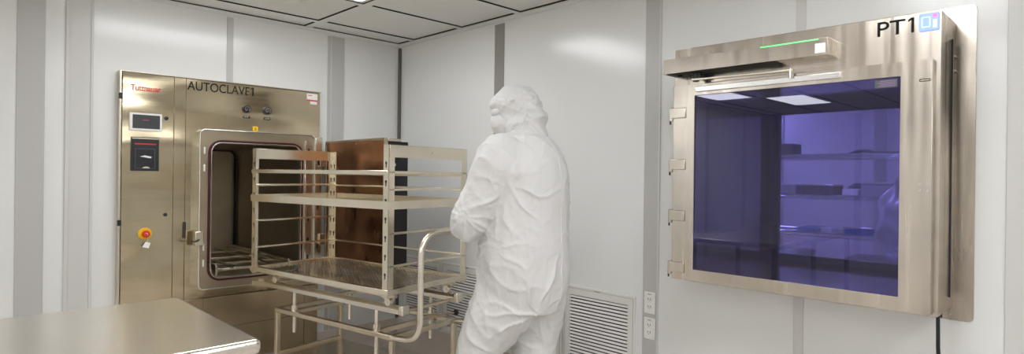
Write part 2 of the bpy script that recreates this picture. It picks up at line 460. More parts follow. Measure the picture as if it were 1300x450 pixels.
for y in (-1.4, 0, 1.4, 2.8): trim(MB().box(XL, XL + .006, y, y + .1, .2, TOPZ), 'batten')
trim(MB().box(XB - .022, XB - .001, YA - .022, YA - .001, .2, TOPZ), 'corner')
trim(MB().box(XL, XB, YA - .012, YA, ZC - .022, ZC - .0005), 'grid')
trim(MB().box(XB - .012, XB, YF, YA - .012, ZC - .022, ZC - .0005), 'grid')
for y in (-.6, .75, 1.55, 2.5, 3.3): trim(MB().box(XN - .01, XN, y, y + .1, .2, TOPZ), 'batten')

# coved skirting
def cove_profile(h=.195, r=.06):
    pts = [(0, 0), (0, h), (-.006, h)]
    for k in range(7):
        t = math.radians(90 * k / 6); pts.append((-.006 - r + r * math.cos(t), .003 + r - r * math.sin(t)))
    pts.append((-.006 - r, 0)); return pts
p = cove_profile()
struct(MB().prism([(XL, YA + a, z) for a, z in p], (XB - XL - .01, 0, 0)).build('baseboard_back', 'cove'))
struct(MB().prism([(XB + a, YF, z) for a, z in p], (0, YA - YF - .01, 0)).build('baseboard_right', 'cove'))

# ------------------------------------------------------------------ autoclave
YP = 4.09
au = thing('autoclave', 'large stainless steel autoclave built into the wall, its chamber open', 'autoclave', (1.42, YP, 0))
g = .0015
MB().box(.815, 1.088, YP, YA + .05, .13, 1.958).build('control_panel', 'auto', au, bevel=.002)
MB().box(1.088 + g, 1.155, YP, YA + .03, .13, 1.958).build('trim_strip', 'auto', au, bevel=.002)
# front panel around the chamber
b = MB()
hx0, hx1, hz0, hz1 = 1.235, 1.955, .655, 1.62
o_ = [(1.155 + g, .57), (2.045, .57), (2.045, 1.958), (1.155 + g, 1.958)]
i_ = [(hx0, hz0), (hx1, hz0), (hx1, hz1), (hx0, hz1)]
b.ring(onA(o_, YP), onA(i_, YP), (0, YA - YP + .02, 0))
b.build('front_panel', 'auto', au, bevel=.0015)
MB().box(1.155 + g, 1.27 - g, YP, YA + .02, .13, .57 - g).build('filler_panel', 'auto_low', au, bevel=.0015)
MB().box(1.27, 1.945, YP, YA + .02, .362, .566 - g).build('service_panel', 'auto_low', au, bevel=.0015)
MB().box(1.945 + g, 2.045, YP, YA + .02, .13, .566 - g).build('filler_panel', 'auto_low', au, bevel=.0015)
MB().box(1.27, 1.945, YP + .002, YA + .02, .13, .362 - g).build('kick_panel', 'auto_low', au, bevel=.0015)
MB().box(.800, .812, YP - .004, YA + .01, .13, 1.962).build('side_trim', 'frame', au, bevel=.002)
MB().box(.800, 2.050, YP - .004, YA + .01, 1.960, 1.966).build('top_trim', 'frame', au, bevel=.001)
for z in (1.815, 1.07):
    MB().box(.797, .816, YP - .010, YP + .01, z - .017, z + .017).build('hinge', 'black', au, bevel=.001)
for x, z in ((1.046, 1.70), (1.046, 1.11)):
    k = MB().loft([((x, YP + .001, z), (.011, 0, 0), (0, 0, .011)), ((x, YP - .006, z), (.011, 0, 0), (0, 0, .011)), ((x, YP - .008, z), (.006, 0, 0), (0, 0, .006))], 16)
    k.build('panel_lock', 'black', au)
# touch screen
t = MB().box(.851, 1.021, YP - .010, YP, 1.616, 1.722).build('touchscreen', 'white_plastic', au, bevel=.002)
MB().box(.866, 1.010, YP - .0112, YP - .0098, 1.629, 1.711).build('screen', 'screen', t)
lettering('screen_logo', 'tuttnauer', .012, (.918, YP - .0114, 1.677), ROT_A, 'magenta', t, width=.036, depth=.0003)
# printer
t = MB().box(.861, 1.006, YP - .014, YP, 1.376, 1.578).build('printer', 'black', au, bevel=.003)
MB().box(.864, 1.003, YP - .0155, YP - .013, 1.566, 1.574).build('top_strip', 'frame', t)
MB().box(.878, .990, YP - .0165, YP - .013, 1.5335, 1.5405).build('red_line', 'red', t)
MB().ring(onA(rr(.880, .985, 1.39, 1.51, .004), YP - .016), onA(rr(.883, .982, 1.393, 1.507, .003), YP - .016), (0, .004, 0)).build('cover_frame', 'dark_grey', t)
MB().prism([(.905, YP - .017, 1.462), (.962, YP - .017, 1.452), (.966, YP - .017, 1.462), (.930, YP - .017, 1.469)], (0, .003, 0)).build('paper_slip', 'paper', t)
MB().prism([(.917 + .020 - .02 * math.cos(PI * k / 8), YP - .0165, 1.392 + .011 * math.sin(PI * k / 8)) for k in range(9)], (0, .003, 0)).build('thumb_notch', 'frame', t)
lettering('brand_lettering', 'Tuttnauer', .050, (.857, YP - .0010, 1.853), ROT_A, 'red', au, width=.158, bold=.0010)
lettering('lettering', 'AUTOCLAVE', .080, (1.162, YP - .0008, 1.889), ROT_A, 'ink', au, width=.380, bold=.0001, one=.14)
# gauges
for x in (1.524, 1.660):
    gz = 1.797
    gb = MB().loft([((x, YP, gz), (.024, 0, 0), (0, 0, .024)), ((x, YP - .016, gz), (.026, 0, 0), (0, 0, .026)), ((x, YP - .0195, gz), (.0245, 0, 0), (0, 0, .0245))], 28).build('pressure_gauge', 'black', au)
    MB().loft([((x, YP - .0190, gz), (.0235, 0, 0), (0, 0, .0235)), ((x, YP - .0212, gz), (.0235, 0, 0), (0, 0, .0235))], 28).build('dial', 'dial', gb)
    k = MB()
    for q in range(9):
        a = math.radians(225 - q * 33.75); ca_, sa_ = math.cos(a), math.sin(a)
        k.prism([(x + .0195 * ca_ - .0015 * sa_, YP - .0222, gz + .0185 * sa_ + .0015 * ca_), (x + .0185 * ca_ + .0015 * sa_, YP - .0222, gz + .0185 * sa_ - .0015 * ca_),
                 (x + .013 * ca_ + .001 * sa_, YP - .0222, gz + .013 * sa_ - .001 * ca_), (x + .013 * ca_ - .001 * sa_, YP - .0222, gz + .013 * sa_ + .001 * ca_)], (0, .0012, 0))
    k.prism([(x - .007, YP - .0225, gz - .009), (x - .005, YP - .0225, gz - .010), (x + .006, YP - .0225, gz + .008)], (0, .0012, 0))
    k.build('scale_marks', 'white_plastic', gb)
    MB().box(x - .022, x + .022, YP - .0025, YP, 1.736, 1.752).build('name_plate', 'black', au, bevel=.0008)
lettering('plate_lettering', 'JACKET', .008, (1.508, YP - .003, 1.741), ROT_A, 'white_plastic', au, width=.030, depth=.0002)
lettering('plate_lettering', 'CHAMBER', .008, (1.643, YP - .003, 1.741), ROT_A, 'white_plastic', au, width=.034, depth=.0002)
w = MB().box(1.566, 1.600, YP - .0015, YP, 1.654, 1.686).build('warning_sticker', 'yellow', au)
MB().ring([(1.573, YP - .002, 1.660), (1.593, YP - .002, 1.660), (1.583, YP - .002, 1.680)], [(1.577, YP - .002, 1.6625), (1.589, YP - .002, 1.6625), (1.583, YP - .002, 1.6745)], (0, .0008, 0)).build('warning_triangle', 'ink', w, smooth=False)
w = MB().box(1.945, 2.025, YP - .0015, YP, 1.905, 1.948).build('inspection_sticker', 'paper', au)
MB().box(1.945, 2.025, YP - .0022, YP - .001, 1.895, 1.903).box(1.953, 1.985, YP - .0022, YP - .001, 1.932, 1.938).build('sticker_print', 'magenta', w)
MB().box(1.970, 2.022, YP - .0015, YP, 1.872, 1.892).build('inspection_sticker', 'paper', au)
# emergency stop
ex, ez = .938, 1.000
es = MB().loft([((ex, YP, ez), (.036, 0, 0), (0, 0, .036)), ((ex, YP - .008, ez), (.036, 0, 0), (0, 0, .036)), ((ex, YP - .012, ez), (.031, 0, 0), (0, 0, .031))], 32).build('emergency_stop', 'yellow', au)
MB().loft([((ex, YP - .01, ez), (.013, 0, 0), (0, 0, .013)), ((ex, YP - .024, ez), (.013, 0, 0), (0, 0, .013)), ((ex, YP - .026, ez), (.021, 0, 0), (0, 0, .021)), ((ex, YP - .036, ez), (.021, 0, 0), (0, 0, .021)), ((ex, YP - .040, ez), (.016, 0, 0), (0, 0, .016))], 24).build('button', 'estop', es)
MB().tube([(ex - .006, YP - .0405, ez + .006), (ex + .006, YP - .0405, ez + .005), (ex + .007, YP - .0405, ez - .006)], .0015, 6).build('arrow_mark', 'white_plastic', es)
tg = MB().tube([(ex + .012, YP - .02, ez - .012), (ex + .010, YP - .018, ez - .050)], .0008, 6).build('string', 'paper', es)
MB().prism([(ex - .016, YP - .016, ez - .078), (ex + .018, YP - .016, ez - .088), (ex + .028, YP - .016, ez - .058), (ex + .002, YP - .016, ez - .048)], (0, .001, 0)).build('paper_tag', 'paper', es)

# chamber collar
FX0, FX1, FZ0, FZ1 = 1.212, 1.975, .632, 1.645
YC = 4.005
b = MB().ring(onA(rr(FX0, FX1, FZ0, FZ1, .035), YC), onA(rr(FX0 + .008, FX1 - .006, FZ0 + .008, FZ1 - .007, .028), YC), (0, YP - YC + .002, 0))
cf = b.build('chamber_collar', 'cart_blue', au, bevel=.004, seg=3)
OX0, OX1, OZ0, OZ1 = 1.287, 1.870, .700, 1.560
MB().ring(onA(rr(FX0 + .0075, FX1 - .0055, FZ0 + .0075, FZ1 - .0065, .028), YC + .018), onA(rr(OX0, OX1, OZ0, OZ1, .06), YC + .018), (0, .03, 0)).build('collar_face', 'collar', cf, bevel=.001)
MB().ring(onA(rr(OX0 - .020, OX1 + .020, OZ0 - .020, OZ1 + .020, .08), YC + .008), onA(rr(OX0 - .006, OX1 + .006, OZ0 - .006, OZ1 + .006, .064), YC + .008), (0, .012, 0)).build('door_gasket', 'red_gasket', cf, bevel=.003)
MB().ring(onA(rr(OX0 - .006, OX1 + .006, OZ0 - .006, OZ1 + .006, .064), YC + .004), onA(rr(OX0, OX1, OZ0, OZ1, .06), YC + .004), (0, .016, 0)).build('inner_bead', 'chrome', cf, bevel=.001)
for z in (1.51, 1.40, .90, .80):
    MB().box(FX0 + .028, FX0 + .039, YC + .0155, YC + .02, z - .022, z + .022).build('slot', 'rim', cf, bevel=.003)
for z in (1.53, 1.38, 1.2, 1.05, .9, .78):
    MB().box(FX1 - .050, FX1 - .036, YC + .0155, YC + .02, z - .018, z + .018).build('slot', 'black', cf, bevel=.003)
MB().box(FX1 - .075, FX1 - .063, YC + .004, YC + .02, .68, 1.60).build('guide_strip', 'chrome', cf, bevel=.002)
# latch block at the left of the collar
lb = MB().box(1.186, 1.236, YC - .022, YC + .03, .915, 1.005).build('latch_block', 'frame', au, bevel=.004)
MB().tube([(1.160, YC - .03, .952), (1.172, YC - .034, .945), (1.195, YC - .034, .945), (1.208, YC - .026, .955)], .004, 8).build('latch_hook', 'black', lb)
MB().box(1.150, 1.156, YC + .060, YC + .084, .96, 1.06).build('catch', 'black', lb)

# chamber interior
b = MB()
YB = 5.25
b.ring(onA(rr(OX0 - .012, OX1 + .012, OZ0 - .012, OZ1 + .012, .06), YC + .03), onA(rr(OX0 + .001, OX1 - .001, OZ0 + .001, OZ1 - .001, .05), YC + .03), (0, YB - YC - .03, 0))
b.prism(onA(rr(OX0 - .012, OX1 + .012, OZ0 - .012, OZ1 + .012, .06), YB), (0, .012, 0))
ch = b.build('chamber', 'chamber', au)
MB().ring(onA(rr(OX0 + .003, OX1 - .003, OZ0 + .003, OZ1 - .003, .05), YB - .016), onA(rr(OX0 + .016, OX1 - .016, OZ0 + .016, OZ1 - .016, .045), YB - .016), (0, .014, 0)).build('rear_gasket', 'black', ch)
for z in (1.33, .95):
    MB().box(1.60, 1.625, YB - .006, YB - .001, z - .005, z + .005).build('drain_fitting', 'black', ch)
MB().tube([(OX1 - .010, YB - .05, .76), (OX1 - .010, YB - .05, 1.49)], .006, 8).build('sensor_pipe', 'black', ch)
# floor rails inside the chamber
b = MB()
for x in (1.36, 1.46, 1.70, 1.80): b.box(x - .012, x + .012, YC + .06, YB - .06, .738, .752)
for y in (4.15, 4.40, 4.70, 5.05): b.box(1.325, 1.835, y - .012, y + .012, .722, .738)
for x in (1.34, 1.82): b.box(x - .008, x + .008, YC + .06, YB - .06, .705, .775)
b.build('loading_rails', 'frame', ch, bevel=.002)
# hinge column on the right
hc = MB().box(1.985, 2.035, YC + .02, YP, .66, 1.63).build('hinge_column', 'frame', au, bevel=.003)
for z in (1.45, 1.13, .85):
    MB().box(2.000, 2.012, YC + .017, YC + .022, z - .02, z + .02).build('slot', 'black', hc, bevel=.003)
# door, standing open at a right angle
DY0, DY1, DX0, DZ0, DZ1 = 3.24, 4.02, 2.062, .768, 1.606
dr = MB().box(DX0 + .014, DX0 + .176, DY0 + .004, DY1, DZ0 + .004, DZ1 - .022).build('door', 'black_matt', au, bevel=.004)
MB().box(DX0 + .002, DX0 + .016, DY0 + .016, DY1, DZ0 + .014, DZ1 - .014).build('inner_plate', 'copper', dr, bevel=.003)
MB().ring(onB(rr(DY0, DY1 + .004, DZ0, DZ1, .012), DX0 - .004), onB(rr(DY0 + .016, DY1 - .012, DZ0 + .016, DZ1 - .016, .012), DX0 - .004), (.024, 0, 0)).build('plate_rim', 'chamber', dr, bevel=.002)
MB().box(DX0 + .02, DX0 + .12, DY0, DY1, DZ1 - .022, DZ1 - .004).build('top_cap', 'frame', dr, bevel=.003)
kb = MB().tube([(DX0 + .06, DY0 + .006, 1.435), (DX0 + .06, DY0 - .014, 1.435)], .011, 14).build('lock_pin', 'chrome', dr)
for z in (.86, 1.42):
    MB().box(2.012, DX0 + .05, DY1 - .01, YC + .05, z, z + .08).build('hinge_arm', 'frame', dr, bevel=.004)

# ------------------------------------------------------------------ rack car and trolley (own frame)
CA = math.radians(9.5)
OX, OY = 1.5944, 2.4710
RW, RL = .58, 1.19
ZB0, ZT0 = .772, 1.520
trk = thing('loading_rack', 'tall stainless rack with wide top bars and a perforated tray, on the trolley', 'rack', (OX, OY, ZB0), CA)
def TL(fn, name, mat, parent, **k):
    b = MB(); fn(b)
    bmesh.ops.translate(b.bm, verts=b.bm.verts, vec=(0, 0, -k.pop('z', ZB0)))
    return b.build(name, mat, parent, world=False, **k)
pw, pt = .038, .0035
def post(x, y, sx, sy):
    def f(b):
        b.box(*sorted((x, x + sx * pw)), *sorted((y, y + sy * pt)), ZB0, ZT0)
        b.box(*sorted((x, x + sx * pt)), *sorted((y, y + sy * pw)), ZB0, ZT0)
        b.mi = 1
        zs = [ZB0 + .115 + .0905 * i for i in range(7)]
        for z in zs:
            for (dx, dy) in ((x - sx * .0008, 0),):
                xx = x - sx * .0006
                pts = [(xx, y + sy * .020 + .0065 * math.cos(a), z + .0075 * math.sin(a)) for a in [2 * PI * k / 12 for k in range(12)]]
                b.prism(pts, (sx * .0055, 0, 0))
                b.prism([(xx, y + sy * .020 - .003, z - .022), (xx, y + sy * .020 + .003, z - .022), (xx, y + sy * .020 + .003, z), (xx, y + sy * .020 - .003, z)], (sx * .0055, 0, 0))
    return f
for (x, y, sx, sy) in ((0, 0, 1, 1), (RW, 0, -1, 1), (0, RL, 1, -1), (RW, RL, -1, -1)):
    TL(post(x, y, sx, sy), 'post', ['cart', 'black'], trk, smooth=False)
# wide bars across both ends
for y in (-.003, RL):
    TL(lambda b: b.box(.004, RW - .004, y, y + .003, ZT0 - .062, ZT0).box(.004, RW - .004, y - (.012 if y > 0 else 0), y + (.015 if y < 0 else .003), ZT0 - .003, ZT0), 'top_bar', 'cart', trk, bevel=.001)
def rod(b, p, q, w=.014, h=.014):
    (x0, y0), (x1, y1), z = p, q, b.z_
    b.box(min(x0, x1) - (w / 2 if x0 == x1 else 0), max(x0, x1) + (w / 2 if x0 == x1 else 0), min(y0, y1) - (w / 2 if y0 == y1 else 0), max(y0, y1) + (w / 2 if y0 == y1 else 0), z - h / 2, z + h / 2)
def rails(zs, segs, name, h=.014, w=.014, mat='cart'):
    for z in zs:
        for p, q in segs:
            def f(b):
                b.z_ = z; rod(b, p, q, w, h)
            TL(f, name, mat, trk, bevel=.002)
ends = [((0.004, .007), (RW - .004, .007)), ((.004, RL - .007), (RW - .004, RL - .007))]
rails((1.300, 1.085, .925), ends, 'end_rail', h=.012)
rails((1.385,), [((0.004, .007), (RW - .004, .007))], 'end_rail')
rails((1.383,), [((-.004, .0), (-.004, RL))], 'side_rail', h=.022, w=.008)
rails((1.372,), [((RW + .004, .0), (RW + .004, RL))], 'side_rail', h=.016, w=.008)
rails((1.295, .925), [((RW + .004, .0), (RW + .004, RL))], 'side_rail', h=.012, w=.008)
# middle shelf with lips
SZ = 1.222
ms = TL(lambda b: b.ring(onZ([(-.006, -.006), (RW + .006, -.006), (RW + .006, RL + .006), (-.006, RL + .006)], SZ - .018), onZ([(-.003, -.003), (RW + .003, -.003), (RW + .003, RL + .003), (-.003, RL + .003)], SZ - .018), (0, 0, .040)), 'shelf', 'cart', trk, smooth=False)
TL(lambda b: b.box(.0, RW, .0, RL, SZ - .017, SZ - .0155), 'shelf_mesh', 'mesh', ms, smooth=False)
# bottom tray
tr_ = TL(lambda b: b.ring(onZ([(-.007, -.007), (RW + .007, -.007), (RW + .007, RL + .007), (-.007, RL + .007)], ZB0 + .014), onZ([(.018, .018), (RW - .018, .018), (RW - .018, RL - .018), (.018, RL - .018)], ZB0 + .014), (0, 0, .028)), 'tray', 'cart', trk, bevel=.002)
TL(lambda b: b.box(.016, RW - .016, .016, RL - .016, ZB0 + .026, ZB0 + .0285), 'tray_mesh', 'mesh', tr_, smooth=False)
TL(lambda b: [b.box(.02, RW - .02, y, y + .025, ZB0 + .004, ZB0 + .024) for y in (.26, .58, .90)] and None, 'tray_brace', 'trolley', tr_, bevel=.002)
for x in (.075, RW - .075):
    TL(lambda b: b.box(x - .012, x + .012, .02, RL - .02, ZB0 - .012, ZB0 + .012), 'runner', 'trolley', trk, bevel=.002)
    for y in (.055, 1.03):
        TL(lambda b: b.tube([(x - .026, y, ZB0 - .030), (x - .006, y, ZB0 - .030)], .021, 18).tube([(x - .03, y, ZB0 - .030), (x + .012, y, ZB0 - .030)], .006, 10).box(x - .004, x, y - .014, y + .014, ZB0 - .034, ZB0 + .0), 'wheel', 'tube', trk, bevel=.002)
for y, z in ((-.006, 1.505), ):
    TL(lambda b: b.tube([(RW * .52, -.002, ZT0 - .03), (RW * .52, -.007, ZT0 - .03)], .005, 10), 'rivet', 'chrome', trk)

# trolley
TX0, TX1, TY0, TY1, TZ = .035, .515, 0.0, 1.0, .585
tro = thing('transfer_trolley', 'stainless trolley with a bent push handle standing under the tall rack', 'trolley', (OX, OY, 0), CA)
def TT(fn, name, mat, parent=None, **k): return TL(fn, name, mat, parent or tro, z=0, **k)
q = .026
TT(lambda b: b.ring(onZ([(TX0, TY0), (TX1, TY0), (TX1, TY1), (TX0, TY1)], TZ - q), onZ([(TX0 + q, TY0 + q), (TX1 - q, TY0 + q), (TX1 - q, TY1 - q), (TX0 + q, TY1 - q)], TZ - q), (0, 0, q)), 'top_frame', 'trolley', bevel=.003)
for x in (TX0, TX1 - q):
    for y in (TY0, TY1 - q):
        lg = TT(lambda b: b.box(x, x + q, y, y + q, .115, TZ - q), 'leg', 'trolley', bevel=.003)
        xc, yc = x + q / 2, y + q / 2
        TT(lambda b: b.tube([(xc, yc, .118), (xc, yc, .10)], .012, 12).box(xc - .018, xc - .014, yc - .025, yc + .022, .035, .10).box(xc + .014, xc + .018, yc - .025, yc + .022, .035, .10).box(xc - .018, xc + .018, yc - .025, yc + .022, .098, .103), 'caster_fork', 'chrome', lg)
        TT(lambda b: b.tube([(xc - .012, yc - .008, .045), (xc + .012, yc - .008, .045)], .045, 24), 'caster_wheel', 'dark_grey', lg, bevel=.004)
for x in (TX0, TX1 - q):
    TT(lambda b: b.box(x, x + q, TY0 + q, TY1 - q, .18, .18 + q), 'stretcher', 'trolley', bevel=.003)
for y in (TY0, TY1 - q):
    TT(lambda b: b.box(TX0 + q, TX1 - q, y, y + q, .30, .30 + q), 'stretcher', 'trolley', bevel=.003)
TT(lambda b: b.box(TX0 + q + .002, TX1 - q - .002, TY0 + q, TY1 - q, .308, .312), 'lower_shelf', 'trolley')
# height-adjusting pins carrying the two rails
for x in (TX0 + .040, TX1 - .045):
    for y in (.16, .86):
        TT(lambda b: b.tube([(x, y, .455), (x, y, .695)], .011, 14).tube([(x, y, TZ - .002), (x, y, TZ + .028)], .019, 14), 'adjusting_pin', 'tube', bevel=.001)
for y in (.16, .86):
    TT(lambda b: b.box(TX0 + q, TX1 - q, y - .013, y + .013, TZ - q, TZ - .002), 'cross_bar', 'trolley', bevel=.002)
for x in (TX0 + .038, TX1 - .040):
    rl = TT(lambda b: b.box(x - .020, x + .020, -.035, 1.27, .694, .700).box(x - .022, x - .018, -.035, 1.27, .690, .712).box(x + .018, x + .022, -.035, 1.27, .690, .722), 'rail', 'tube', bevel=.001)
    TT(lambda b: b.box(x - .026, x + .026, -.055, -.025, .685, .735), 'rail_stop', 'tube', rl, bevel=.006)
for y in (.02, .62, 1.20):
    TT(lambda b: b.box(TX0 + .06, TX1 - .06, y - .012, y + .012, .680, .694), 'rail_tie', 'trolley', bevel=.002)
TT(lambda b: b.box(TX1 - .02, TX1 + .10, -.02, .10, .700, .706), 'locking_plate', 'trolley', bevel=.002)
lv = TT(lambda b: b.tube([(TX0 + .2, .04, .64), (TX1 - .06, -.03, .628)], .006, 10), 'release_lever', 'trolley')
TT(lambda b: b.ball((TX1 - .05, -.032, .628), .016), 'knob', 'black', lv)
TT(lambda b: b.tube([(TX0 + .012, .012, TZ - .013), (TX0 - .012, -.20, TZ - .013 + .02), (TX0 - .012, -.20, 1.095), (TX1 + .012, -.20, 1.095), (TX1 + .012, -.20, TZ + .007), (TX1 - .012, .012, TZ - .013)], .0145, 16, fillet=.09), 'push_handle', 'tube')

# ------------------------------------------------------------------ steel table, left foreground
tb = thing('steel_table', 'broad brushed steel table with rounded edges in the left foreground', 'table', (-.2, 2.05, 0))
tx0, tx1, ty0, ty1, tz = -1.1, .672, 1.66, 2.43, .915
b = MB()
b.box(tx0, tx1, ty0, ty1, tz - .042, tz)
# bullnose corners in plan and on the edge
bmesh.ops.bevel(b.bm, geom=[e for e in b.bm.edges if abs(e.verts[0].co.z - e.verts[1].co.z) > .02 ], offset=.022, segments=6, profile=.5, affect='EDGES')
b.build('table_top', 'table', tb, bevel=.016, seg=10)
for x in (tx0 + .06, -.2, tx1 - .09):
    for y in (ty0 + .07, ty1 - .07):
        lg = MB().tube([(x, y, .04), (x, y, tz - .04)], .02, 16).build('leg', 'frame', tb)
        MB().tube([(x, y, 0.0), (x, y, .045)], [.026, .014], 14).build('foot', 'chrome', lg)
MB().box(tx0 + .05, tx1 - .07, ty0 + .05, ty1 - .05, .25, .275).build('undershelf', 'table', tb, bevel=.004)

# ------------------------------------------------------------------ return-air grilles
def grille(y0, y1, label):
    gr = thing('wall_grille', label, 'vent grille', (XB, (y0 + y1) / 2, .08), group='louvred grilles along the right wall')
    z0, z1 = .205, .725
    MB().ring(onB(rr(y0, y1, z0, z1, .004), XB - .016), onB(rr(y0 + .046, y1 - .046, z0 + .05, z1 - .055, .003), XB - .016), (.016, 0, 0)).build('frame', 'cream', gr, bevel=.003)
    MB().ring(onB(rr(y0 + .009, y1 - .009, z0 + .009, z1 - .013, .004), XB - .0168), onB(rr(y0 + .011, y1 - .011, z0 + .011, z1 - .015, .003), XB - .0168), (.002, 0, 0)).build('frame_seam', 'batten_dark', gr)
    MB().box(XB - .003, XB - .001, y0 + .04, y1 - .04, z0 + .045, z1 - .05).build('duct_opening', 'duct', gr)
    n = 21; zz0, zz1 = z0 + .05, z1 - .055
    for k in range(n):
        z = zz0 + (zz1 - zz0) * (k + .5) / n
        MB().prism([(XB - .015, y0 + .044, z - .0035), (XB - .0115, y0 + .044, z - .0065), (XB - .0045, y0 + .044, z + .004), (XB - .008, y0 + .044, z + .0065)], (0, y1 - y0 - .088, 0)).build('louvre', 'cream', gr, smooth=False)
    MB().tube([(XB - .0185, (y0 + y1) / 2 - .02, z1 - .011), (XB - .0185, (y0 + y1) / 2 + .02, z1 - .011)], .0022, 8).build('latch', 'frame', gr)
grille(1.839, 2.345, 'cream louvred wall grille right of the person, nearest the power outlets')
grille(2.362, 2.94, 'cream louvred wall grille mostly hidden behind the person in white')
grille(2.96, 3.535, 'cream louvred wall grille seen between the rack and the person')
grille(3.552, 4.05, 'cream louvred wall grille in the corner behind the trolley')

# ------------------------------------------------------------------ power outlets
def outlet(zc, label):
    t = thing('power_outlet', label, 'power outlet', (XB - .006, 1.749, zc), group='power outlets on the grey wall strip')
    MB().box(XB - .012, XB - .0055, 1.716, 1.782, zc - .058, zc + .058).build('cover_plate', 'white_plastic', t, bevel=.003)
    for dz in (.020, -.020):
        s_ = MB().prism(onB(rr(1.733, 1.765, zc + dz - .015, zc + dz + .015, .012), XB - .0135), (.003, 0, 0)).build('socket', 'white_plastic', t, bevel=.001)
        MB().box(XB - .0142, XB - .013, 1.7395, 1.7425, zc + dz - .003, zc + dz + .007).box(XB - .0142, XB - .013, 1.7545, 1.7575, zc + dz - .003, zc + dz + .007).tube([(XB - .0142, 1.749, zc + dz - .008), (XB - .013, 1.749, zc + dz - .008)], .0024, 8).build('slots', 'black', s_)
    MB().box(XB - .0128, XB - .0118, 1.738, 1.760, zc + .043, zc + .050).build('marking', 'batten', t)
outlet(.705, 'white double power outlet, the upper one on the grey wall strip')
outlet(.568, 'white double power outlet, the lower one on the grey wall strip')

# ------------------------------------------------------------------ pass-through
pt_ = thing('pass_through', 'large stainless wall pass-through cabinet with a blue tinted window door', 'pass-through', (2.6, .95, .88))
MB().ring(onB(rr(.372, 1.536, .853, 2.036, .018), XB - .006), onB([(1.42, .92)] * 7 + [(1.42, 1.95)] * 7 + [(.47, 1.95)] * 7 + [(.47, .92)] * 7 if False else rr(.47, 1.42, .92, 1.92, .01), XB - .006), (.006, 0, 0)).build('wall_flange', 'pass_dark', pt_, bevel=.001)
BXF = 2.50
HY0, HY1, HZ0, HZ1 = .434, 1.462, .905, 1.972
IY0, IY1, IZ0, IZ1 = .52, 1.385, .925, 1.785
# hollow housing in front of the wall
MB().ring(onB(rr(HY0, HY1, HZ0, HZ1, .002, 2), BXF), onB(rr(IY0 - .012, IY1 + .012, IZ0 - .012, IZ1 + .012, .002, 2), BXF), (XB - BXF - .006, 0, 0)).build('housing', 'pass', pt_, bevel=.003)
# raised strip on the side of the housing near the wall
MB().box(XB - .085, XB - .078, HY0 - .004, HY0 + .004, .95, 1.9).build('side_seam', 'black', pt_)
for z in (1.845, 1.792):
    for x in (2.735, 2.752):
        MB().tube([(x, HY0 + .001, z), (x, HY0 - .004, z)], .004, 8).build('rivet', 'chrome', pt_)
# chamber through the wall
XFAR = 3.40
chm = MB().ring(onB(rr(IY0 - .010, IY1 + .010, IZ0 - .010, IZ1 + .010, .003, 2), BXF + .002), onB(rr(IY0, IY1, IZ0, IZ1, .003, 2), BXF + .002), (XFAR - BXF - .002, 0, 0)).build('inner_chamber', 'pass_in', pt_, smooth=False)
fd = MB().ring(onB(rr(IY0 - .06, IY1 + .06, IZ0 - .06, IZ1 + .06, .004, 2), XFAR + .002), onB(rr(IY0 + .05, IY1 - .050, IZ0 + .035, IZ1 - .050, .004, 2), XFAR + .002), (.035, 0, 0)).build('far_door', 'dark_grey', pt_)
MB().box(XFAR + .014, XFAR + .022, IY0 + .045, IY1 - .045, IZ0 + .03, IZ1 - .045).build('far_window', 'far_glass', fd, smooth=False)
# near door
DXF = 2.462
NY0, NY1, NZ0, NZ1 = .450, 1.446, .913, 1.798
GY0, GY1, GZ0, GZ1 = .546, 1.340, .964, 1.748
nd = MB().ring(onB([(NY0, NZ0), (NY1, NZ0), (NY1, NZ1), (NY0, NZ1)], DXF), onB([(GY0, GZ0), (GY1, GZ0), (GY1, GZ1), (GY0, GZ1)], DXF), (BXF - DXF - .003, 0, 0)).build('door', 'pass', pt_, bevel=.0015)
MB().box(DXF + .008, DXF + .014, GY0 - .0, GY1 + .0, GZ0 - .0, GZ1 + .0).build('tinted_window', 'blue_glass', nd, smooth=False)
for z in (1.673, 1.437, 1.203, .966):
    h = MB().box(DXF - .006, DXF + .001, 1.381, 1.452, z - .024, z + .024).box(DXF - .006, BXF + .01, 1.446, 1.464, z - .036, z + .026).build('hinge', 'pass', nd, bevel=.003)
    MB().tube([(DXF + .008, 1.4655, z - .05), (DXF + .008, 1.4655, z - .026)], .004, 8).build('hinge_pin', 'black', h)
for dy in (-.012, .012):
    for dz in (-.011, .011):
        MB().tube([(DXF + .001, .472 + dy, 1.354 + dz), (DXF - .003, .472 + dy, 1.354 + dz)], .0045, 10).build('screw', 'chrome', nd)
MB().ring(onB(rr(.457, .489, 1.722, 1.731, .002), DXF - .0012), onB(rr(.459, .487, 1.724, 1.729, .001), DXF - .0012), (.002, 0, 0)).build('maker_plate', 'ink', nd)
MB().box(DXF + .0068, DXF + .008, .557, .628, 1.712, 1.742).build('window_sticker', 'dark_grey', nd)
k = MB()
for r_ in range(4): k.box(DXF + .0062, DXF + .0069, .562, .616 - .006 * (r_ % 2), 1.717 + r_ * .006, 1.7195 + r_ * .006)
k.build('sticker_print', 'sticker', nd, smooth=False)
MB().box(DXF - .012, DXF + .001, .738, 1.332, 1.762, 1.785).build('slide_track', 'cart_blue', nd, bevel=.002)
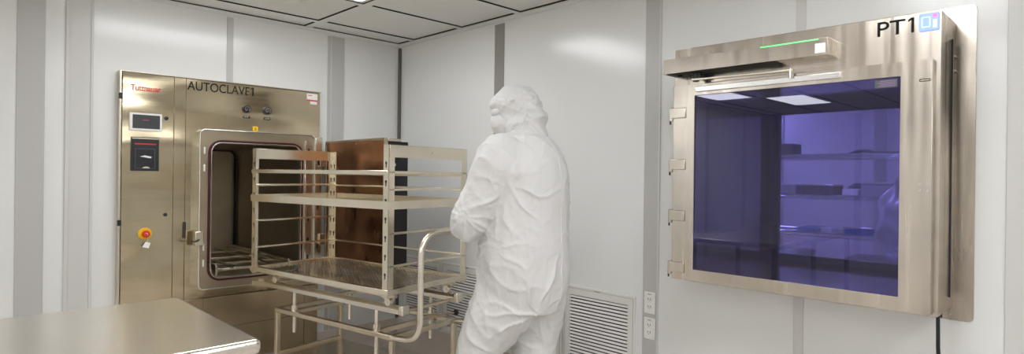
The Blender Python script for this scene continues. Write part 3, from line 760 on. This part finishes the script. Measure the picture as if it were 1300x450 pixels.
# door closer
CXF = 2.400
CY0, CY1, CZ0, CZ1 = .766, 1.462, 1.847, 1.912
cl = MB().box(CXF, BXF, CY0, CY1, CZ0, CZ1)
clo = cl.build('door_closer', 'pass', pt_, bevel=.0015)
MB().box(CXF + .01, BXF - .004, CY0 + .2, CY1 - .01, CZ0 - .003, CZ0 - .0002).build('closer_recess', 'black_matt', clo)
MB().box(CXF - .0012, CXF + .002, .800, 1.020, CZ1 - .0065, CZ1 - .0025).build('indicator_strip', 'green_led', clo)
MB().box(CXF - .0015, CXF + .001, .775, .812, 1.8545, 1.892).build('sensor_window', 'white_plastic', clo, bevel=.001)
MB().tube([(BXF - .045, CY1 - .05, CZ0 - .012), (BXF - .045, CY1 - .05, CZ0 + .001)], .012, 14).build('end_plug', 'black', clo)
ax = 2.445
arm = MB().tube([(ax, 1.325, 1.848), (ax, 1.325, 1.806)], .014, 14).box(ax - .009, ax + .009, 1.30, 1.345, 1.822, 1.842).build('arm_pivot', 'black', clo)
MB().prism([(ax - .03, 1.332, 1.808), (ax - .012, 1.332, 1.808), (ax + .004, .905, 1.803), (ax - .014, .905, 1.803)], (0, 0, .009)).build('swing_arm', 'cart', clo, bevel=.002)
MB().tube([(ax - .008, .915, 1.815), (ax - .008, .915, 1.778)], .007, 12).build('slide_pin', 'chrome', clo)
# sign and lit screen
lettering('lettering', 'PT', .076, (BXF - .0008, .629, 1.906), ROT_B, 'ink', pt_, width=.088, bold=.0004, one=.16)
sc_ = MB().prism(onB(rr(.440, .500, 1.903, 1.966, .006), BXF - .006), (.007, 0, 0)).build('control_screen', 'blue_screen', pt_, bevel=.001)
MB().box(BXF - .0068, BXF - .0055, .446, .459, 1.948, 1.960).build('screen_icon', 'pink_icon', sc_)
MB().ring(onB(rr(.465, .492, 1.915, 1.953, .004), BXF - .0066), onB(rr(.469, .488, 1.919, 1.949, .003), BXF - .0066), (.001, 0, 0)).build('screen_icon', 'pale_icon', sc_)
MB().box(BXF - .0066, BXF - .0056, .446, .458, 1.911, 1.94).build('screen_icon', 'pale_icon', sc_)
# seam, vertical, right part of housing side
MB().tube([(2.615, HY0 + .02, HZ0 + .01), (2.612, HY0 + .019, .86), (2.60, HY0 + .016, .78), (2.592, HY0 + .010, .70), (2.60, HY0 + .008, .45), (2.70, HY0 + .0, .30), (2.745, HY0 - .02, .25)], .0065, 10).build('power_cable', 'black', pt_)
MB().tube([(2.70, HY0 + .028, HZ0 + .01), (2.70, HY0 + .028, .868)], .007, 10).build('cable_stub', 'black', pt_)

# ------------------------------------------------------------------ room beyond the pass-through
SX0, SX1, SY0, SY1 = 5.20, 5.62, .55, 2.45
sh = thing('wire_shelving', 'chrome wire shelving seen dimly through the blue window', 'shelving', (5.4, 1.5, 0))
for x in (SX0, SX1):
    for y in (SY0, SY1):
        p_ = MB().tube([(x, y, .02), (x, y, 1.95)], .0127, 12).build('post', 'chrome', sh)
        MB().tube([(x, y, 0), (x, y, .03)], .018, 12).build('foot', 'chrome', p_)
SHZ = (.42, .935, 1.245, 1.577)
for z in SHZ:
    b = MB()
    for x in (SX0, SX1):
        b.tube([(x, SY0, z), (x, SY1, z)], .006, 6); b.tube([(x, SY0, z - .028), (x, SY1, z - .028)], .0045, 6)
        n = 34; pts = []
        for k in range(n + 1): pts.append((x, SY0 + (SY1 - SY0) * k / n, z - (.002 if k % 2 else .026)))
        b.tube(pts, .0032, 4)
    for y in (SY0, SY1, (SY0 + SY1) / 2): b.tube([(SX0, y, z - .003), (SX1, y, z - .003)], .004, 6)
    for k in range(76): y = SY0 + (SY1 - SY0) * (k + .5) / 76; b.tube([(SX0, y, z + .001), (SX1, y, z + .001)], .0018, 4)
    b.build('shelf', 'chrome', sh)
def item_box(x, y, z, dx, dy, dz, mat, lid, label, cat='box', name='storage_box'):
    t = thing(name, label, cat, (x, y, z))
    c = [(x - dx / 2, y - dy / 2), (x + dx / 2, y - dy / 2), (x + dx / 2, y + dy / 2), (x - dx / 2, y + dy / 2)]
    MB().box(x - dx / 2, x + dx / 2, y - dy / 2, y + dy / 2, z + .003, z + dz).build('body', mat, t, bevel=.008)
    if lid: MB().box(x - dx / 2 - .006, x + dx / 2 + .006, y - dy / 2 - .006, y + dy / 2 + .006, z + dz + .0005, z + dz + .016).build('lid', lid, t, bevel=.004)
item_box(5.36, 1.99, 1.245, .28, .17, .085, 'grey_plastic', None, 'pale grey box at the left end of the middle wire shelf')
item_box(5.36, 1.74, 1.245, .28, .24, .075, 'dark_grey', 'cart_blue', 'dark case under a long metal lid on the middle wire shelf', 'case', 'instrument_case')
item_box(5.36, 1.50, 1.245, .22, .12, .055, 'paper', None, 'small white carton left of the grey bin on the middle wire shelf')
t = thing('fabric_bundle', 'dark rounded bundle lying behind the small white carton', 'bundle', (5.54, 1.50, 1.25))
MB().ball((5.545, 1.50, 1.300), (.055, .10, .050)).build('bundle', 'dark_grey', t)
item_box(5.36, 1.31, 1.245, .26, .22, .095, 'grey_plastic', 'grey_plastic', 'large grey bin in the middle of the middle wire shelf', 'bin', 'storage_bin')
item_box(5.36, 1.02, 1.245, .26, .24, .075, 'cart_blue', 'chrome', 'shiny metal tray box at the right end of the middle wire shelf', 'tray', 'metal_tray')
item_box(5.36, 2.02, 1.577, .22, .14, .10, 'dark_grey', None, 'dark box at the left end of the top wire shelf')
b = MB().tube([(5.30, 1.50, 1.588), (5.30, 1.40, 1.600), (5.30, 1.30, 1.592), (5.30, 1.08, 1.590)], .007, 8)
b.tube([(5.30, 1.52, 1.583), (5.31, 1.44, 1.606), (5.30, 1.38, 1.603), (5.31, 1.36, 1.588)], .014, 8)
tag(b.build('wall_tool', 'dark_grey'), 'dark long-handled tool lying on the top wire shelf', 'tool')
item_box(5.36, 1.82, .935, .25, .16, .04, 'blue_plastic', None, 'flat dark blue tray at the left of the lower wire shelf', 'tray', 'plastic_tray')
item_box(5.34, 1.67, .935, .20, .08, .045, 'paper', None, 'small white box on the lower wire shelf')
item_box(5.36, 1.44, .935, .26, .20, .05, 'blue_plastic', 'chrome', 'dark blue case with a shiny lid on the lower wire shelf', 'case', 'instrument_case')
item_box(5.36, 1.02, .935, .28, .22, .075, 'grey_plastic', None, 'grey bin at the right of the lower wire shelf', 'bin', 'storage_bin')
# crumpled clear bag standing on the right-hand bench
b = MB()
def bag(u, v):
    a = 2 * PI * u; z = .842 + .56 * v
    r_ = (.10 + .09 * math.sin(PI * v) ** .6) * (1 - .55 * v ** 3)
    n_ = noise.noise(Vector((math.cos(a) * 2.5, math.sin(a) * 2.5, z * 9))) * .055 * min(1, v * 6)
    return (4.55 + (r_ * .7 + n_) * math.cos(a), .955 + (r_ + n_) * math.sin(a), z)
b.grid(bag, 40, 30)
tag(b.build('plastic_bag', 'bag', angle=180), 'crumpled pale plastic bag standing on the right steel bench beyond the window', 'bag')
# steel benches in front of the shelving
for (x0, x1, y0, y1, lab) in ((4.15, 4.85, .30, 1.32, 'steel bench right of centre in the room beyond the blue window'), (4.15, 4.85, 1.62, 2.9, 'steel bench left of centre in the room beyond the blue window')):
    t = thing('steel_bench', lab, 'bench', (x0, y0, 0), group='steel benches in the room beyond')
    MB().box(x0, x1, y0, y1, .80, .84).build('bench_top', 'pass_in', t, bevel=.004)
    for x in (x0 + .04, x1 - .04):
        for y in (y0 + .04, y1 - .04): MB().box(x - .018, x + .018, y - .018, y + .018, 0, .80).build('leg', 'frame', t, bevel=.002)
    MB().box(x0 + .03, x1 - .03, y0 + .03, y1 - .03, .3, .32).build('undershelf', 'dark_grey', t)

# ------------------------------------------------------------------ person in a white coverall
PERSON = thing('person', 'person in white hooded coverall standing at the trolley handle, back to us', 'person',
               (OX + .40 * math.cos(CA) + .52 * math.sin(CA), OY + .40 * math.sin(CA) - .52 * math.cos(CA), 0), CA)
V = Vector
def limb(b, pts, rad, seg=24):
    """tapered tube with elliptical sections; rad = [(ru, rv)]"""
    P = [V(p) for p in pts]; secs = []
    ref = V((1, 0, 0))
    for i, p in enumerate(P):
        d = (P[min(i + 1, len(P) - 1)] - P[max(i - 1, 0)]).normalized()
        u = (ref - d * ref.dot(d)).normalized(); w = d.cross(u)
        ru, rv = rad[i] if isinstance(rad[i], tuple) else (rad[i], rad[i])
        secs.append((p, u * ru, w * rv))
    b.loft(secs, seg)
def spline(pts, n=5):
    P = [V(p) for p in pts]; P = [P[0] * 2 - P[1]] + P + [P[-1] * 2 - P[-2]]
    out = []
    for i in range(1, len(P) - 2):
        for k in range(n):
            t = k / n
            out.append(.5 * ((2 * P[i]) + (P[i + 1] - P[i - 1]) * t + (2 * P[i - 1] - 5 * P[i] + 4 * P[i + 1] - P[i + 2]) * t * t + (3 * P[i] - P[i - 1] - 3 * P[i + 1] + P[i + 2]) * t ** 3))
    out.append(P[-2]); return out
def slimb(b, pts, rad, n=5, seg=24):
    R = spline([V((r[0], r[1], 0)) if isinstance(r, tuple) else V((r, r, 0)) for r in rad], n)
    limb(b, spline(pts, n), [(r.x, r.y) for r in R], seg)

def remeshed(b, voxel, smooth_it, name='tmp'):
    me = bpy.data.meshes.new(name); bmesh.ops.recalc_face_normals(b.bm, faces=b.bm.faces); b.bm.to_mesh(me); b.bm.free()
    o = bpy.data.objects.new(name, me); COL.objects.link(o)
    r = o.modifiers.new('r', 'REMESH'); r.mode = 'VOXEL'; r.voxel_size = voxel
    s_ = o.modifiers.new('s', 'SMOOTH'); s_.factor = .5; s_.iterations = smooth_it
    bpy.context.view_layer.update()
    m2 = bpy.data.meshes.new_from_object(o.evaluated_get(bpy.context.evaluated_depsgraph_get()))
    bpy.data.objects.remove(o)
    return m2
def mesh_obj(name, me, mat, parent):
    me.materials.clear(); me.materials.append(M[mat])
    for p in me.polygons: p.use_smooth = True; p.material_index = 0
    o = bpy.data.objects.new(name, me); COL.objects.link(o); o.parent = parent
    return o

# joints (local: +x the person's right, +y forward, z up)
LS, LE, LW = V((-.185, .015, 1.455)), V((-.245, .145, 1.165)), V((-.075, .285, 1.128))
RS, RE, RWr = V((.185, .015, 1.455)), V((.285, .10, 1.185)), V((.165, .285, 1.128))
LHIP, LKN, LAN = V((-.090, .02, .90)), V((-.120, .165, .50)), V((-.120, .15, .09))
RHIP, RKN, RAN = V((.095, -.01, .90)), V((.105, -.005, .50)), V((.11, -.08, .09))
HEAD = V((-.010, .055, 1.692))

def crease(p, s, ax):
    """sharp narrow creases between soft swells"""
    q = V((p.x * s * ax[0], p.y * s * ax[1], p.z * s * ax[2]))
    w = V((noise.noise(q * .7 + V((3, 1, 3))), noise.noise(q * .7 + V((1, 5, 2))), noise.noise(q * .7 + V((8, 4, 8)))))
    return math.exp(-abs(noise.noise(q + w * .9)) * 9)
def ridge(p, s, ax):
    q = V((p.x * s * ax[0], p.y * s * ax[1], p.z * s * ax[2]))
    w = V((noise.noise(q * .6 + V((7, 1, 3))), noise.noise(q * .6 + V((1, 9, 2))), noise.noise(q * .6 + V((4, 4, 8)))))
    return 1 - 2.2 * abs(noise.noise(q + w * 1.1))
def seg_dist(p, a, b):
    t = max(0, min(1, (p - a).dot(b - a) / (b - a).length_squared)); return (p - (a + (b - a) * t)).length, t

# coverall: torso, sleeves, trouser legs
b = MB()
slimb(b, [(0, .0, .74), (0, .0, .86), (0, .0, 1.00), (0, .0, 1.14), (0, -.015, 1.28), (0, -.030, 1.40), (0, -.025, 1.48), (0, -.005, 1.545), (0, .005, 1.61)],
      [(.190, .180), (.222, .215), (.222, .212), (.214, .206), (.215, .195), (.218, .172), (.190, .140), (.112, .100), (.070, .070)])
for s_, e, w_ in ((LS, LE, LW), (RS, RE, RWr)):
    d = (s_ - e).normalized()
    slimb(b, [s_ + V((-.07 if s_.x > 0 else .07, 0, .035)), s_ + V((0, 0, .002)), s_.lerp(e, .45) + V((0, -.01, 0)), e + V((0, -.012, .01)), e.lerp(w_, .25) + V((0, 0, -.012)), e.lerp(w_, .65), w_ - (w_ - e).normalized() * .02],
          [.078, .098, .094, .086, .080, .060, .040])
for h, k_, a_ in ((LHIP, LKN, LAN), (RHIP, RKN, RAN)):
    slimb(b, [h + V((0, 0, .05)), h + V((0, .0, -.08)), h.lerp(k_, .55), k_ + V((0, .01, .02)), k_.lerp(a_, .4), k_.lerp(a_, .85), a_ + V((0, 0, -.02))],
          [(.112, .150), (.124, .165), (.112, .140), (.100, .112), (.098, .108), (.088, .098), (.078, .088)])
me = remeshed(b, .0080, 6)
FANS = [(LS + V((.00, -.05, -.13)), .28, 3.5, .008), (RS + V((-.03, -.06, -.13)), .24, 5, .009), (LE + V((0, .02, .03)), .17, 5, .009), (RE, .17, 5, .009),
        (V((.0, -.09, .74)), .34, 4.5, .010), (LKN + V((.04, -.09, .02)), .24, 4, .011), (RKN + V((.02, -.09, .04)), .24, 4, .010), (V((-.20, .02, 1.05)), .22, 4, .008), (V((.05, -.22, 1.22)), .22, 3.5, .006)]
me.calc_loop_triangles() if hasattr(me, 'calc_loop_triangles') else None
nr = [v.normal.copy() for v in me.vertices]
for v, n_ in zip(me.vertices, nr):
    p = v.co.copy(); d = 0
    # broad loose folds
    d += .0085 * ridge(p, 3.4, (1.2, 1.2, .7))
    d += .0024 * ridge(p + V((3, 1, 2)), 8.5, (1.1, 1.1, 1.5))
    d += .0010 * ridge(p + V((9, 1, 2)), 19, (1, 1, 1.2))
    d += .0065 * crease(V((p.x + .35 * p.z, p.y - .25 * p.z, p.z)), 6.0, (1, 1, .8)) + .0028 * crease(V((p.x - .5 * p.z, p.y, p.z + 4)), 11, (1, 1, .8)) - .003
    # folds fanning out from armpits, elbows, crotch, knees and waist
    for c_, R_, n_f, am in FANS:
        r_ = (p - c_).length
        if r_ < R_:
            side = (p.x - c_.x) * .6 - (p.y - c_.y) * .8
            a = math.atan2(p.z - c_.z, side) + .5 * noise.noise(p * 6)
            f = min(1, (1 - r_ / R_) * 1.9) * max(0, min(1, (r_ - .035) / .09)) * max(0, min(1, .55 + 1.6 * noise.noise(p * 5 + c_ * 7)))
            w_ = abs(math.sin(a * n_f + 1.3 * noise.noise(p * 4 + c_ * 5)))
            d += am * f * (math.exp(-w_ * 3.6) * 2.3 - .5)
    gd, gt = seg_dist(p, V((-.125, -.125, 1.43)), V((-.205, .07, 1.17)))
    d -= .022 * math.exp(-(gd / .020) ** 2)
    v.co = p + n_ * d
cov_o = mesh_obj('coverall', me, 'suit', PERSON)
sub = cov_o.modifiers.new('sub', 'SUBSURF'); sub.levels = 1; sub.render_levels = 1
# centre-back seam following the cloth
bpy.context.view_layer.update()
dg = bpy.context.evaluated_depsgraph_get()
from mathutils.bvhtree import BVHTree
bv = BVHTree.FromPolygons([v.co for v in me.vertices], [list(p.vertices) for p in me.polygons])
pts = []
for k in range(60):
    z = 1.53 - .75 * k / 59
    hit = bv.ray_cast(V((.004 * math.sin(k * .5), -1.0, z)), V((0, 1, 0)))
    if hit[0]: pts.append(hit[0] + V((0, -.0005, 0)))
b = MB(); b.tube(pts, .0028, 8); b.build('back_seam', 'suit', cov_o, world=False, angle=180)
# shoe covers
for a_, nm in ((LAN, 'shoe_cover'), (RAN, 'shoe_cover')):
    b = MB()
    slimb(b, [a_ + V((0, -.07, -.045)), a_ + V((0, -.04, -.035)), a_ + V((0, .05, -.037)), a_ + V((0, .13, -.052)), a_ + V((0, .19, -.062))], [(.02, .02), (.052, .052), (.052, .050), (.050, .036), (.03, .024)], n=4)
    slimb(b, [a_ + V((0, -.01, -.04)), a_ + V((0, -.005, .02)), a_ + V((0, 0, .07))], [.06, .075, .078], n=3)
    mm = remeshed(b, .010, 3)
    for v in mm.vertices:
        v.co.z = max(v.co.z, .002); v.co += v.normal * .003 * ridge(v.co, 20, (1, 1, 1))
        v.co.z = max(v.co.z, .002)
    mesh_obj(nm, mm, 'suit', PERSON)

# hood: crown, pleated back, gathered neck and chin cover, opening to the front-left
yaw = math.radians(22)                # head turned to the person's left
HM = Matrix.Translation(HEAD) @ Matrix.Rotation(yaw, 4, 'Z') @ Matrix.Rotation(math.radians(-12), 4, 'X')
def hp(x, y, z): return HM @ V((x, y, z))
b = MB()
def hball(c, r_, seg=24):
    bb = MB(); bb.ball(c, r_, seg); bmesh.ops.transform(bb.bm, matrix=HM, verts=bb.bm.verts)
    tm = bpy.data.meshes.new('t'); bb.bm.to_mesh(tm); bb.bm.free(); b.bm.from_mesh(tm); bpy.data.meshes.remove(tm)
hball((0, -.010, .028), (.092, .114, .103)); hball((0, .062, .052), (.070, .052, .046)); hball((0, .028, -.045), (.080, .078, .088)); hball((0, -.055, -.045), (.092, .085, .085))
slimb(b, [hp(0, .0, -.06), V((0, .012, 1.605)), V((0, -.005, 1.56)), V((0, -.01, 1.52))], [(.092, .092), (.100, .100), (.112, .108), (.135, .118)], n=4)
slimb(b, [hp(-.05, -.112, .022), hp(0, -.118, .012), hp(.05, -.112, -.004)], [(.014, .016), (.016, .020), (.014, .016)], n=4, seg=12)
me = remeshed(b, .0055, 9)
HI = HM.inverted(); HR = HM.to_3x3()
for v in me.vertices:
    p = v.co.copy(); l = HI @ p; d = 0
    fr = 1 - .75 * max(0, min(1, (l.y - .045) * 30))
    d += .0040 * ridge(p, 7, (1.2, 1.2, .8)) + .009 * crease(p, 8, (1, 1, 1)) + .006 * crease(V((p.x + .4 * p.z, p.y - .6 * p.z, p.z + 3)), 14, (1, 1, 1)) - .004 + .0015 * ridge(p + V((2, 2, 2)), 18, (1, 1, 1))
    d *= fr
    # gathered waist between crown and neck, and the loose roll of cloth below it (pushed straight out)
    rad = HR @ V((l.x, l.y, 0)).normalized(); back = max(0, min(1, (.06 - l.y) * 12)); th_ = math.atan2(l.x, l.y)
    ro = -.007 * math.exp(-((l.z + .022) / .016) ** 2) * max(.15, back)
    ro += back * .015 * math.exp(-((l.z + .066 + .006 * math.sin(3 * th_)) / .024) ** 2) * (1 + .30 * math.sin(6 * th_ + 18 * l.z))
    ro += back * .004 * math.exp(-((l.z + .03) / .04) ** 2) * abs(math.sin(9 * th_ + 25 * l.z))
    # radial pleats at the back of the crown
    if l.y < -.02 and l.z > -.05: d += .0030 * math.sin(14 * math.atan2(l.x, l.z + .12)) * min(1, (-l.y - .02) * 14)
    # peaked brow edge standing forward
    br = math.exp(-((l.z - .045) / .016) ** 2) * max(0, min(1, (l.y - .05) * 25)); d += .007 * br
    # sunk eye opening
    ey = math.exp(-((l.z - .005) / .020) ** 2) * max(0, min(1, (l.y - .05) * 25)) * (1 if abs(l.x) < .075 else .2); d -= .005 * ey
    v.co = p + v.normal * d + rad * ro
mesh_obj('hood', me, 'suit', PERSON)
# face mask
b = MB()
def hloft(bb, secs, seg=24):
    bb.loft([(HM @ V(c), HM.to_3x3() @ V(u), HM.to_3x3() @ V(v_)) for c, u, v_ in secs], seg)
hloft(b, [((0, .128, -.040), (.014, 0, 0), (0, 0, .012)), ((0, .120, -.042), (.044, 0, 0), (0, 0, .042)), ((0, .100, -.046), (.068, 0, 0), (0, 0, .062)), ((0, .072, -.054), (.082, 0, 0), (0, 0, .072)), ((0, .03, -.056), (.080, 0, 0), (0, 0, .070))])
me = remeshed(b, .005, 3)
for v in me.vertices: v.co += v.normal * (.004 * crease(V((v.co.x, v.co.y + .7 * v.co.z, v.co.z)), 11, (1, 1, 1)) + .001 * ridge(v.co, 16, (1, 1, 1)))
mesh_obj('face_mask', me, 'suit', PERSON)
# goggles in the hood opening
b = MB(); hloft(b, [((0, .060, .006), (.072, 0, 0), (0, 0, .032)), ((0, .088, .006), (.070, 0, 0), (0, 0, .031)), ((0, .104, .006), (.060, 0, 0), (0, 0, .027)), ((0, .109, .006), (.046, 0, 0), (0, 0, .018))])
b.build('goggles', 'suit', PERSON, world=False, angle=60)

# body under the clothing: head with face, neck, slim trunk and limbs, five-fingered hands; one surface
b = MB()
def bball(c, r_): hball(c, r_, 20)
hball((0, -.002, .026), (.058, .078, .070)); hball((0, .026, -.035), (.048, .052, .058))
hball((0, .074, -.008), (.011, .016, .020)); hball((-.062, .0, -.002), (.009, .018, .028)); hball((.062, .0, -.002), (.009, .018, .028))
hball((0, .070, -.045), (.022, .012, .010)); hball((-.026, .066, .012), (.013, .010, .011)); hball((.026, .066, .012), (.013, .010, .011))
slimb(b, [hp(0, .0, -.06), V((0, .04, 1.56)), V((0, .02, 1.48)), V((0, 0, 1.40)), V((0, 0, 1.2)), V((0, 0, 1.0)), V((0, 0, .88))], [.046, .044, .052, (.12, .085), (.12, .09), (.125, .095), (.12, .09)], n=4)
for s_, e, w_ in ((LS, LE, LW), (RS, RE, RWr)):
    limb(b, [s_ * .7 + V((0, 0, .43)), s_, e, w_], [.045, .05, .038, .026], 14)
for h, k_, a_ in ((LHIP, LKN, LAN), (RHIP, RKN, RAN)):
    limb(b, [h, h.lerp(k_, .5), k_, a_, a_ + V((0, 0, -.05))], [.08, .07, .05, .034, .03], 14)
def hand(bb, w_, side, infl=0.0):
    """hand gripping the bar that runs along x at y=.320 z=1.095"""
    bar_y, bar_z = .320, 1.095
    cx = w_.x
    palm = V((cx + side * .006, bar_y - .035, bar_z + .026))
    limb(bb, [w_ + V((0, -.015, .0)), w_ + V((side * .002, .01, .002)), palm, V((palm.x, bar_y - .005, bar_z + .033))], [(.026 + infl, .019 + infl), (.030 + infl, .017 + infl), (.040 + infl, .015 + infl), (.038 + infl, .011 + infl)], 14)
    for k, (off, ln) in enumerate(((-.030, .92), (-.010, 1.0), (.010, .96), (.029, .80))):
        x = palm.x - side * off; R_ = .0255
        pts = []
        for t in (95, 60, 25, -15, -60, -100 * ln):
            a = math.radians(t); pts.append(V((x, bar_y + R_ * math.cos(a), bar_z + R_ * math.sin(a) + (.006 if t > 80 else 0))))
        limb(bb, pts, [.0095 + infl, .0095 + infl, .0090 + infl, .0086 + infl, .0080 + infl, .0062 + infl], 10)
    sx = -side
    limb(bb, [V((palm.x + sx * .030, bar_y - .050, bar_z + .016)), V((palm.x + sx * .046, bar_y - .034, bar_z + .004)), V((palm.x + sx * .048, bar_y - .026, bar_z - .012)), V((palm.x + sx * .034, bar_y - .016, bar_z - .026))], [.013 + infl, .0115 + infl, .010 + infl, .008 + infl], 10)
hand(b, LW, -1); hand(b, RWr, 1)
me = remeshed(b, .0065, 2)
mesh_obj('body', me, 'skin', PERSON)
for w_, sd in ((LW, -1), (RWr, 1)):
    b = MB(); hand(b, w_, sd, .0022)
    limb(b, [w_ + V((-sd * .0, -.03, .0)), w_ + V((0, .0, .001))], [.033, .031], 14)
    me = remeshed(b, .0032, 2)
    mesh_obj('glove', me, 'white_plastic', PERSON)

# ------------------------------------------------------------------ world, camera, view
wd = bpy.data.worlds.new('world'); S.world = wd; wd.use_nodes = True
wd.node_tree.nodes['Background'].inputs[0].default_value = (.05, .05, .05, 1)
wd.node_tree.nodes['Background'].inputs[1].default_value = 1.0
cd = bpy.data.cameras.new('camera'); cam = bpy.data.objects.new('camera', cd); COL.objects.link(cam)
th = math.radians(45.5); r = .0125
F = V((math.cos(th), math.sin(th), 0)); Rr = V((math.sin(th), -math.cos(th), 0)); U = V((0, 0, 1))
right = Rr * math.cos(r) + U * math.sin(r); up = -Rr * math.sin(r) + U * math.cos(r)
m = Matrix((right, up, -F)).transposed().to_4x4(); m.translation = (0, 0, CAM_H)
cam.matrix_world = m
cd.sensor_width = 36; cd.lens = 757 / 1300 * 36; cd.shift_y = -2.7 / 1300; cd.clip_start = .02
S.camera = cam
S.view_settings.view_transform = 'Standard'; S.view_settings.look = 'None'
S.view_settings.gamma = 1; S.view_settings.use_curve_mapping = False
S.view_settings.exposure = 0.0
S.cycles.use_denoising = True
S.cycles.max_bounces = 10; S.cycles.diffuse_bounces = 6; S.cycles.glossy_bounces = 6; S.cycles.transparent_max_bounces = 16
S.cycles.sample_clamp_indirect = 8
